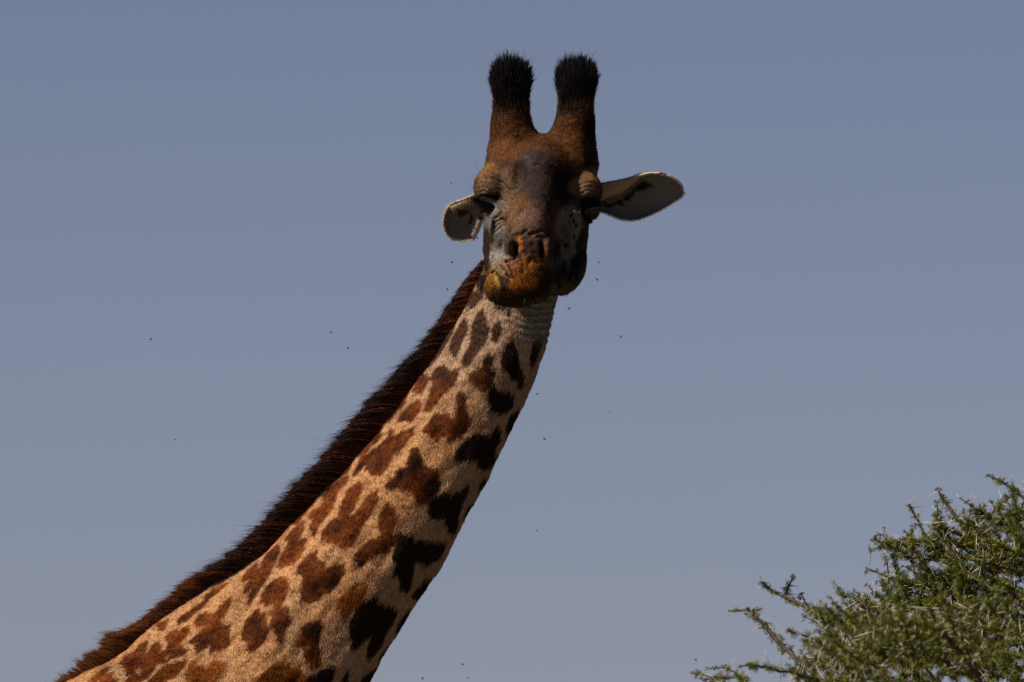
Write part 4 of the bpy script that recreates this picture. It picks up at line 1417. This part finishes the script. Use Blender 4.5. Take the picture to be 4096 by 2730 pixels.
def resample(pts, step):
    pts = np.asarray(pts, float)
    L = np.concatenate([[0], np.cumsum(np.linalg.norm(np.diff(pts, axis=0), axis=1))])
    m = max(int(L[-1] / step), 3)
    t = np.linspace(0, L[-1], m)
    # Catmull-Rom like smoothing by two passes of averaging on a dense line
    q = np.stack([np.interp(t, L, pts[:, j]) for j in range(pts.shape[1])], 1)
    for _ in range(3):
        q[1:-1] = 0.5 * q[1:-1] + 0.25 * (q[:-2] + q[2:])
    return q

TSC, TOX, TOY = 1.6855, 2700, 1850
TRACED = [   # (tip ... root) in the enlarged crop, w of tip, w of root, radius at root
    ([(2095,90),(2190,130),(2290,190),(2360,250),(2460,400)], 150, 250, 13),
    ([(1765,165),(1800,245),(1850,310),(1900,380),(1945,450),(2040,530),(2130,590),(2240,660),(2353,740),(2500,900)], 60, 200, 22),
    ([(1580,285),(1620,360),(1660,440),(1690,530),(1740,610),(1850,690),(1950,760),(2100,830),(2300,1000)], 120, 260, 15),
    ([(1340,500),(1400,480),(1440,545),(1520,590),(1620,690),(1740,750),(1830,800),(1950,860),(2150,950),(2350,1150)], 60, 300, 16),
    ([(1400,450),(1410,500),(1450,560)], 60, 70, 4),
    ([(1300,715),(1370,745),(1450,780),(1560,820),(1680,840),(1780,870),(1900,930),(2100,1020),(2300,1200)], 200, 420, 13),
    ([(595,805),(650,860),(720,895),(800,925),(870,965),(950,1010),(1040,1060),(1150,1120),(1300,1200),(1500,1330),(1750,1520)], 100, 500, 20),
    ([(805,775),(775,830),(745,890)], 90, 110, 5),
    ([(850,880),(865,920),(880,965)], 120, 120, 4),
    ([(365,1000),(440,1010),(510,1000),(560,1060),(620,1120),(680,1190),(740,1250),(800,1310),(880,1380),(980,1500),(1150,1650)], 260, 600, 17),
    ([(570,995),(540,1000),(512,1004)], 260, 262, 4),
    ([(745,1135),(820,1145),(900,1180),(980,1240),(1080,1320),(1200,1420),(1400,1600)], 2900, 2700, 12),
    ([(430,1370),(520,1370),(620,1385),(750,1410),(900,1450),(1000,1483),(1250,1600)], 3300, 3000, 12),
    ([(515,1345),(520,1365),(540,1372)], 3300, 3290, 4),
    ([(125,1420),(210,1435),(300,1450),(380,1440),(430,1450),(480,1483),(620,1600)], 350, 600, 9),
    ([(230,1395),(330,1380),(390,1410),(440,1450)], 350, 380, 6),
    ([(180,1478),(260,1460),(330,1450)], 350, 360, 4),
    ([(1180,890),(1240,940),(1300,1000),(1380,1080),(1500,1180),(1700,1400)], 2600, 2600, 11),
    ([(1705,950),(1740,1040),(1780,1140),(1850,1210),(1940,1290),(2000,1380),(2080,1520)], 3000, 2900, 15),
    ([(1465,840),(1440,920),(1400,980)], 350, 330, 5),
    ([(2090,290),(2060,360),(2020,430),(2040,540)], 120, 160, 6),
    ([(1950,325),(2030,345),(2080,410),(2110,450),(2090,540)], 150, 190, 6),
    ([(2150,330),(2200,300),(2260,250),(2290,200)], 180, 200, 6),
    ([(2130,280),(2180,330),(2240,420),(2300,520),(2353,610),(2420,700)], 120, 250, 8),
    ([(2290,200),(2290,300),(2300,420)], 200, 260, 7),
    ([(1940,460),(1945,560),(1910,680),(1880,780)], 150, 260, 9),
    ([(1420,650),(1450,690),(1440,740)], 220, 220, 4),
    ([(890,1050),(950,1080),(1020,1110),(1080,1170)], 500, 560, 5),
    ([(2010,780),(2150,850),(2353,900)], 600, 700, 12),
]
MASS = [(1560,520),(1700,400),(1850,440),(2060,380),(2170,330),(2400,200),(2620,180),(2620,1560),(780,1530),(900,1400),(1040,1260),(1010,1120),(1080,1040),(1250,1010),(1420,960),(1560,900),(1500,800),(1420,640)]

def acacia():
    base_w = 900
    b3 = WP(np.array([[4620, 4300, base_w]]))[0]
    root = empty('acacia_tree', (b3[0], b3[1], 0.0), 'green thorny acacia with long white spines and small leaves', 'tree')
    LM, BM, TM = leaf_material(), bark_material(), thorn_material()
    conv = lambda q: np.array([(x / TSC + TOX, y / TSC + TOY, w) for x, y, w in q])
    nodes = []       # (position px, direction px, size, individual)
    thorns = []      # (position px, direction, length px)
    crotch = np.array((4620.0, 4300.0, base_w))
    lines = []
    # the rest of the crown, outside the picture
    more = [([(4300 + 260 * k - TOX, y - TOY), (4420 + 190 * k - TOX, (y + 3200) / 2 - TOY), (4520 + 90 * k - TOX, 3300 - TOY)], w, base_w, 16)
            for k, y, w in ((0, 2050, 1500), (1, 1980, 500), (2, 2150, 1900), (3, 2400, 200), (3.6, 2750, 1200), (1.5, 2300, -500))]
    more = [([(x * TSC, y * TSC) for x, y in q], w0, w1, r) for q, w0, w1, r in more]
    for pts, w0, w1, r in TRACED + more:
        w = np.linspace(w0, w1, len(pts))
        p = conv([(x, y, ww) for (x, y), ww in zip(pts, w)])
        if r > 10:     # limbs run on to the fork of the trunk, below the picture
            e = p[-1]
            p = np.concatenate([p, [(e * 0.62 + crotch * 0.38) + np.array((40, -60, 0)), (e * 0.25 + crotch * 0.75) + np.array((10, -40, 0)), crotch + np.array((0, 20, 0))]])
        q = resample(p, 14)
        q[:, :3] += np.stack([noise(q, 60, 301), noise(q, 60, 302), noise(q, 60, 303)], 1) * 7 + np.stack([noise(q, 22, 304), noise(q, 22, 305), noise(q, 22, 306)], 1) * 3
        L = np.concatenate([[0], np.cumsum(np.linalg.norm(np.diff(q, axis=0), axis=1))])
        rad = 2.6 + (r * 0.62 - 2.6) * np.clip(L / (r * 30), 0, 1) ** 0.65 if r > 10 else np.linspace(2.0, r * 0.7, len(q))
        rad = rad * (1 + 0.12 * noise(q, 20, 307))
        v, f = tube(q, rad, 7)
        lines.append((q, rad, L, r, mesh_obj('branch', WP(v), f, BM, root)))
    # trunk
    top = WP(crotch[None])[0]
    h = np.linspace(0, 1, 16)
    wq = np.stack([top[0] + 0.05 * np.sin(4.1 * h), top[1] + 0.04 * np.sin(3.2 * h + 0.4) - 0.04 * math.sin(0.4), top[2] * (1 - h) - 0.1 * h + 0.03 * (1 - h)], 1)
    v, f = tube(wq, (74 + 44 * h + 40 * np.clip(h - 0.85, 0, 1) / 0.15) * S, 14)
    trunk = mesh_obj('trunk', v, f, BM, root)
    # filler twigs inside the crown
    tw = Joined()
    poly = np.array([(x / TSC + TOX, y / TSC + TOY) for x, y in MASS])
    lo, hi = poly.min(0), poly.max(0)
    twigs = []
    while len(twigs) < 390:
        p = lo + (hi - lo) * rng.random(2)
        d = poly_dist(p[None].astype(np.float32), poly)[0]
        lower = np.clip((p[1] - 2330) / 260 - (p[0] - 3500) / 2600, 0, 1)
        if d > 0 or rng.random() > (0.30 + min(-d / 160, 1) * 0.70) * (0.42 + 0.58 * lower):
            continue
        w = 100 + 500 * rng.random() if rng.random() > 0.75 * lower else 900 + 2700 * rng.random()
        ang = R(rng.normal(215, 34))           # roughly up and to the left
        L = 90 + 150 * rng.random()
        L = min(L, max(60, -d * 1.6 + 50))
        t = np.linspace(0, 1, 9)
        bend = rng.normal(0, 0.5)
        a = ang + bend * t
        st = np.stack([np.cos(a), np.sin(a), rng.normal(0, 0.45) + 0 * t], 1) * L / 8
        q = np.concatenate([[(p[0], p[1], w)], (p[0], p[1], w) + np.cumsum(st, axis=0)])
        q += np.stack([noise(q, 24, 321), noise(q, 24, 322), noise(q, 24, 323)], 1) * 4
        rad = np.linspace(3.4, 1.5, len(q))
        twigs.append(q)
        v, f = tube(q, rad, 4)
        tw.add(WP(v), f)
        LL = np.concatenate([[0], np.cumsum(np.linalg.norm(np.diff(q, axis=0), axis=1))])
        lines.append((q[::-1], rad[::-1], LL, 0, None))
    for _ in range(330):
        a, b_, rr_ = rng.random() * 6.283, rng.random() * 6.283, rng.random() ** 0.4
        p = np.array((4640 + 860 * rr_ * math.cos(a), 2560 + 560 * rr_ * math.sin(a), 800 + 1000 * rr_ * math.sin(b_)))
        if p[0] < 4330 and p[1] < 2960 or p[0] < 3700:
            continue
        dv = norm((p - np.array((4640, 3300, 800)) + rng.normal(0, 350, 3))[None])[0]
        q = p + dv[None] * np.linspace(0, 120 + 110 * rng.random(), 8)[:, None]
        q += np.stack([noise(q, 24, 331), noise(q, 24, 332), noise(q, 24, 333)], 1) * 5
        if (q[:, 0] < 4160).any() and (q[:, 1] < 2790).any():
            continue
        rad = np.linspace(3.4, 1.5, len(q))
        v, f = tube(q, rad, 4)
        tw.add(WP(v), f)
        LL = np.concatenate([[0], np.cumsum(np.linalg.norm(np.diff(q, axis=0), axis=1))])
        lines.append((q[::-1], rad[::-1], LL, 0, None))
    o = mesh_obj('twigs', np.concatenate(tw.V), tw.F, BM, root)
    o['kind'] = 'stuff'
    # leaf tufts and thorns along every branch and twig
    for q, rad, L, r, bo in lines:
        dirs = norm(np.gradient(q, axis=0))
        tot = min(L[-1], 760)
        pos = 0.0
        while pos < tot:
            i = int(np.clip(np.searchsorted(L, pos), 0, len(q) - 1))
            if q[i, 1] < 3150:
                bare = r > 10 and pos > 420 and rng.random() < 0.45
                if not bare:
                    nodes.append((q[i] + rng.normal(0, 2 + rad[i] * 0.6, 3), dirs[i], (0.6 + 0.6 * rng.random()) * (0.75 if pos < 40 else 1), bo))
                if rng.random() < (0.22 if r > 0 else 0.17):
                    side = norm(np.cross(dirs[i], rng.normal(0, 1, 3))[None])[0]
                    ln = 46 + 46 * rng.random()
                    for s in (1, -1):
                        dv = norm((side * s + dirs[i] * -0.15 + rng.normal(0, 0.25, 3))[None])[0]
                        thorns.append((q[i], dv, ln * (0.8 + 0.3 * rng.random()), bo))
            pos += (8 + 7 * rng.random()) if (r == 0 or rng.random() < 0.75) else (22 + 18 * rng.random())
    # one feathery leaf: pairs of small leaflets on a stalk, unit length along x
    lv, lf = [], []
    m = 6
    for i in range(m):
        x0 = 0.12 + 0.80 * i / (m - 1)
        wl = 0.27 * (1 - 0.35 * abs(i / (m - 1) - 0.45) * 2)
        for s in (-1, 1):
            k = len(lv)
            lv += [(x0 - 0.05, 0, 0), (x0 + 0.02, s * wl * 0.55, 0.05), (x0 + 0.16, s * wl, 0.02), (x0 + 0.11, s * wl * 0.30, 0.03)]
            lf.append((k, k + 1, k + 2, k + 3) if s > 0 else (k + 3, k + 2, k + 1, k))
    lv = np.array(lv)
    lf = np.array(lf)

    def leaf_frames(cnt, dirv, spread=1.0):
        ax = norm(rng.normal(0, 1, (cnt, 3)) * spread + dirv * -0.25 + np.array((0, -0.25, 0.1)))
        up = norm(np.cross(ax, rng.normal(0, 1, (cnt, 3))))
        nn = np.cross(ax, up)
        return ax, up, nn

    def tuft_geo(cnt, dirv, size):
        ax, up, nn = leaf_frames(cnt, dirv)
        ln = size * (14 + 13 * rng.random((cnt, 1)))
        P = (lv[None, :, 0:1] * ax[:, None] + lv[None, :, 1:2] * up[:, None] * 1.55 + lv[None, :, 2:3] * nn[:, None]) * ln[:, None]
        P = P - np.array((0, -0.0, 0)) 
        return P

    def leaf_tint(cnt):
        c = np.array((0.138, 0.148, 0.018)) * (0.6 + 0.75 * rng.random((cnt, 1)))
        y = rng.random((cnt, 1))
        c = np.where(y > 0.92, c * np.array((1.9, 1.35, 0.8)), c)
        c = np.where(y < 0.25, c * np.array((0.60, 0.78, 0.9)), c)
        return c

    def leaf_mesh(name, P, tint):
        """P (n, m, 3) metres"""
        n, k, _ = P.shape
        me = bpy.data.meshes.new(name)
        V_ = P.reshape(-1, 3)
        F_ = (lf[None] + (np.arange(n) * k)[:, None, None]).reshape(-1, 4)
        me.vertices.add(len(V_))
        me.vertices.foreach_set('co', V_.astype(np.float32).ravel())
        me.loops.add(F_.size)
        me.loops.foreach_set('vertex_index', F_.astype(np.int32).ravel())
        me.polygons.add(len(F_))
        me.polygons.foreach_set('loop_start', np.arange(0, F_.size, 4, dtype=np.int32))
        me.update(calc_edges=True)
        a = me.attributes.new('tint', 'FLOAT_COLOR', 'POINT')
        c4 = np.ones((len(V_), 4), np.float32)
        c4[:, :3] = np.repeat(tint, k, axis=0)
        a.data.foreach_set('color', c4.ravel())
        me.materials.append(LM)
        return me

    own = [i for i, nd in enumerate(nodes) if nd[3]]
    rng.shuffle(own)
    own = sorted(own, key=lambda i: nodes[i][0][0] + 0.6 * nodes[i][0][1] + (9000 if nodes[i][0][0] > 4096 or nodes[i][0][1] > 2730 else 0))[:300]
    ownset = set(own)
    basis = np.stack([RGT, -UPV, -FWD], 1)          # photograph axes as columns
    protos = []
    for k in range(10):
        cnt = 6 + k % 4
        P = tuft_geo(cnt, np.array((0, 0, 0.0)), 1.0) * S
        protos.append(leaf_mesh('leaf_tuft', P @ basis.T, leaf_tint(cnt)))
    for i in own:
        p, d, size, bo = nodes[i]
        o = bpy.data.objects.new('leaf_tuft', protos[int(rng.integers(len(protos)))])
        link(o, bo or root)
        rot = Matrix.Rotation(rng.random() * 6.28, 4, 'Z') @ Matrix.Rotation(rng.normal(0, 0.5), 4, 'X')
        o.matrix_world = Matrix.Translation(Vector(WP(p[None])[0])) @ rot @ Matrix.Scale(size, 4)
    Ps, Ts = [], []
    for i, (p, d, size, _) in enumerate(nodes):
        if i in ownset:
            continue
        cnt = int(rng.integers(6, 11))
        Ps.append(WP(p[None])[0] + (tuft_geo(cnt, d, size) * S) @ basis.T)
        Ts.append(leaf_tint(cnt))
    me = leaf_mesh('foliage', np.concatenate(Ps), np.concatenate(Ts))
    o = link(bpy.data.objects.new('foliage', me), root)
    o['kind'] = 'stuff'
    # thorns: slender cones
    def cone(n=5):
        a = np.linspace(0, 2 * math.pi, n, endpoint=False)
        V_ = [(0.021 * math.cos(t), 0.021 * math.sin(t), 0) for t in a] + [(0.017 * math.cos(t), 0.017 * math.sin(t), 0.6) for t in a] + [(0, 0, 1)]
        F_ = [(i, (i + 1) % n, n + (i + 1) % n, n + i) for i in range(n)] + [(n + i, n + (i + 1) % n, 2 * n) for i in range(n)]
        return np.array(V_), F_
    cv, cf = cone()
    tm = bpy.data.meshes.new('thorn')
    tm.from_pydata(cv.tolist(), [], cf)
    tm.shade_smooth()
    tm.materials.append(TM)
    ids = sorted(range(len(thorns)), key=lambda i: (thorns[i][3] is None or thorns[i][0][0] > 4096 or thorns[i][0][1] > 2730, -thorns[i][2]))
    big = set(ids[:300])
    jt = Joined()
    for i, (p, d, ln, bo) in enumerate(thorns):
        wp = WP(p[None])[0]
        wd = Vector(basis @ d)
        mat = Matrix.Translation(Vector(wp)) @ wd.to_track_quat('Z', 'Y').to_matrix().to_4x4() @ Matrix.Diagonal((ln * S * 1.0, ln * S * 1.0, ln * S, 1))
        if i in big:
            o = link(bpy.data.objects.new('thorn', tm), bo or root)
            o.matrix_world = mat
        else:
            M3 = np.array(mat)
            jt.add(cv @ M3[:3, :3].T + M3[:3, 3], cf)
    if jt.n:
        o = mesh_obj('thorns', np.concatenate(jt.V), jt.F, TM, root)
        o['kind'] = 'stuff'
    print('acacia nodes', len(nodes), 'thorns', len(thorns))
acacia()

# ------------------------------------------------------------------ flies
def flies():
    m, nt, b = new_mat('fly_body')
    b.inputs['Base Color'].default_value = (0.008, 0.009, 0.010, 1)
    b.inputs['Roughness'].default_value = 0.5
    wm, nt, wb = new_mat('fly_wing')
    wb.inputs['Base Color'].default_value = (0.02, 0.02, 0.022, 1)
    wb.inputs['Roughness'].default_value = 0.6
    wb.inputs['Specular IOR Level'].default_value = 0.15
    wb.inputs['Alpha'].default_value = 0.45
    u = 0.0011
    prof = [(-3.2, 0.1), (-2.6, 0.9), (-1.4, 1.35), (-0.2, 1.2), (0.2, 0.95), (0.6, 1.2), (1.5, 1.25), (2.1, 0.8), (2.3, 0.55), (2.6, 0.9), (3.1, 0.95), (3.5, 0.5), (3.6, 0.1)]
    v, f = tube([(x * u, 0, 0) for x, _ in prof], [r * u for _, r in prof], 8)
    bm_ = bpy.data.meshes.new('fly_body')
    bm_.from_pydata(v.tolist(), [], f)
    bm_.shade_smooth()
    bm_.materials.append(m)
    def wing(s, lift):
        o = [(1.2, 0.5), (0.4, 1.6), (-1.4, 2.9), (-3.4, 3.4), (-4.2, 2.7), (-3.4, 1.5), (-1.2, 0.7)]
        top = [(x * u, s * y * u, (1.0 + lift * y) * u + 0.00004) for x, y in o]
        bot = [(x, y, z - 0.00008) for x, y, z in top]
        n = len(o)
        F_ = [tuple(range(n)), tuple(range(2 * n - 1, n - 1, -1))] + [(i, i + n, (i + 1) % n + n, (i + 1) % n) for i in range(n)]
        me = bpy.data.meshes.new('fly_wing')
        me.from_pydata(top + bot, [], F_)
        me.materials.append(wm)
        return me
    wings_up = (wing(1, 0.9), wing(-1, 0.9))
    wings_flat = (wing(1, 0.08), wing(-1, 0.08))
    def fly(loc, quat, wings, label, group, scale=1.0):
        e = bpy.data.objects.new('fly', None)
        scene.collection.objects.link(e)
        e.empty_display_size = 0.01
        mw = Matrix.Translation(Vector(loc)) @ quat.to_matrix().to_4x4() @ Matrix.Scale(scale, 4)
        e.matrix_world = mw
        e['label'], e['category'], e['group'] = label, 'fly', group
        for nm, me in (('body', bm_), ('wing', wings[0]), ('wing', wings[1])):
            o = bpy.data.objects.new(nm, me)
            scene.collection.objects.link(o)
            o.parent = e
    air = [
        (1805, 733, 'tiny dark fly hovering above the folded ear beside the brow'),
        (1809, 1050, 'tiny dark fly hovering beneath the folded ear, clear of the mane'),
        (1790, 1159, 'tiny dark fly hovering just above the top end of the mane'),
        (1911, 952, 'tiny dark fly hovering between the folded ear and the cheek'),
        (2396, 1052, 'tiny dark fly hovering below the spread ear, the upper of two'),
        (2390, 1120, 'tiny dark fly hovering below the spread ear, the lower of two'),
        (2318, 1126, 'tiny dark fly touching the rounded edge of the jaw'),
        (2278, 1235, 'tiny dark fly hovering beside the ringed throat under the jaw'),
        (2482, 1348, 'tiny dark fly alone in the sky away from the throat'),
        (2147, 1577, 'tiny dark fly close in front of the upper neck'),
        (2178, 1758, 'tiny dark fly hovering in front of the middle of the neck'),
        (1323, 1332, 'tiny dark fly hovering off the mane, the higher of a pair'),
        (1391, 1395, 'tiny dark fly hovering off the mane, the lower of a pair'),
        (602, 1358, 'tiny dark fly alone in the empty sky behind the mane'),
        (702, 1760, 'minute dark fly in the empty sky over the shoulder end of the mane'),
        (1850, 2659, 'tiny dark fly in front of the neck base, highest of three'),
        (1873, 2712, 'tiny dark fly in front of the neck base, farthest from the neck'),
        (1689, 2716, 'tiny dark fly in front of the neck base, next to the coat'),
        (2784, 2641, 'tiny dark fly hovering beside the lowest acacia twig'),
        (2437, 1647, 'minute dark fly in the sky between neck and acacia'),
        (2147, 2126, 'minute dark fly in the sky off the lower neck'),
    ]
    from mathutils import Euler
    for i, (x, y, lab) in enumerate(air):
        q = Euler((rng.normal(0, 0.7), rng.normal(0, 0.7), rng.random() * 6.28)).to_quaternion()
        fly(W(np.array([[x, y, 60 * rng.normal()]]))[0], q, wings_up, lab, 'flies hovering round the giraffe', 0.62 if 'minute' in lab else 0.95)
    skin = [((x / 1.4255 + 1700, y / 1.4255 + 180), 'face') for x, y in
            ((605, 657), (625, 657), (687, 655), (498, 705), (545, 712), (583, 705), (765, 690), (778, 697), (540, 765), (478, 795), (455, 795), (512, 795), (525, 830), (465, 840), (690, 820), (680, 785), (845, 980), (855, 1010), (860, 1050), (760, 1255))]
    skin += [((x / 1.5227 + 900, y / 1.5227 + 1700), 'neck') for x, y in
             ((970, 42), (1175, 55), (985, 290), (1090, 510), (640, 745), (612, 780), (585, 700), (645, 765), (837, 775), (315, 940), (285, 915), (395, 990), (420, 1000), (455, 1000), (275, 1360), (250, 1355), (740, 640), (665, 565), (900, 880), (1470, 225), (1610, 105), (880, 910), (780, 930), (610, 1350), (1495, 520), (1335, 820), (1285, 905), (1182, 1080), (1132, 1155), (1027, 1330), (1400, 705), (940, 1090), (1000, 1150), (350, 1370), (230, 1400))]
    for (x, y), where in skin:
        d2 = (V[:, 0] - x) ** 2 + (V[:, 1] - y) ** 2
        near = np.where(d2 < 400)[0]
        if not len(near):
            near = np.array([int(np.argmin(d2))])
        k = near[np.argmax(V[near, 2] - 0.02 * d2[near])]
        nn = N[k]
        wn_ = RGT * nn[0] - UPV * nn[1] - FWD * nn[2]
        p = W((V[k] + nn * 8)[None])[0]
        q = Vector(wn_).to_track_quat('Z', 'Y') @ Euler((0, 0, rng.random() * 6.28)).to_quaternion()
        if where == 'face':
            spot = ('pale speckled cheek' if x > 2240 and y > 840 else 'dark forehead bump' if y < 670 and x < 2200 else 'edge of the brow above the spread ear' if x > 2200 else 'wrinkled brow above the folded ear' if x < 2060 else 'bridge of the nose')
            lab = "tiny black fly sitting on the giraffe's " + spot
        else:
            sv, ov = neck_coords(np.array([x]), np.array([y]))
            sv, tv = float(sv[0]), float(ov[0]) / float(np.interp(sv[0], np.arange(len(NECK)), NECK[:, 2]))
            band = 'upper neck' if sv < 6.6 else 'middle of the neck' if sv < 8.6 else 'lower neck' if sv < 10.6 else 'neck base'
            side = 'close to the mane' if tv > 0.45 else 'on the throat edge' if tv < -0.8 else 'on the shaded throat side' if tv < -0.35 else 'on the sunlit flank'
            lab = 'tiny black fly %s of the %s' % (side, band) if tv <= 0.45 else 'tiny black fly on the %s, close to the mane' % band
        fly(p, q, wings_flat, lab, 'flies on the face' if where == 'face' else 'flies on the neck', 0.78)
flies()
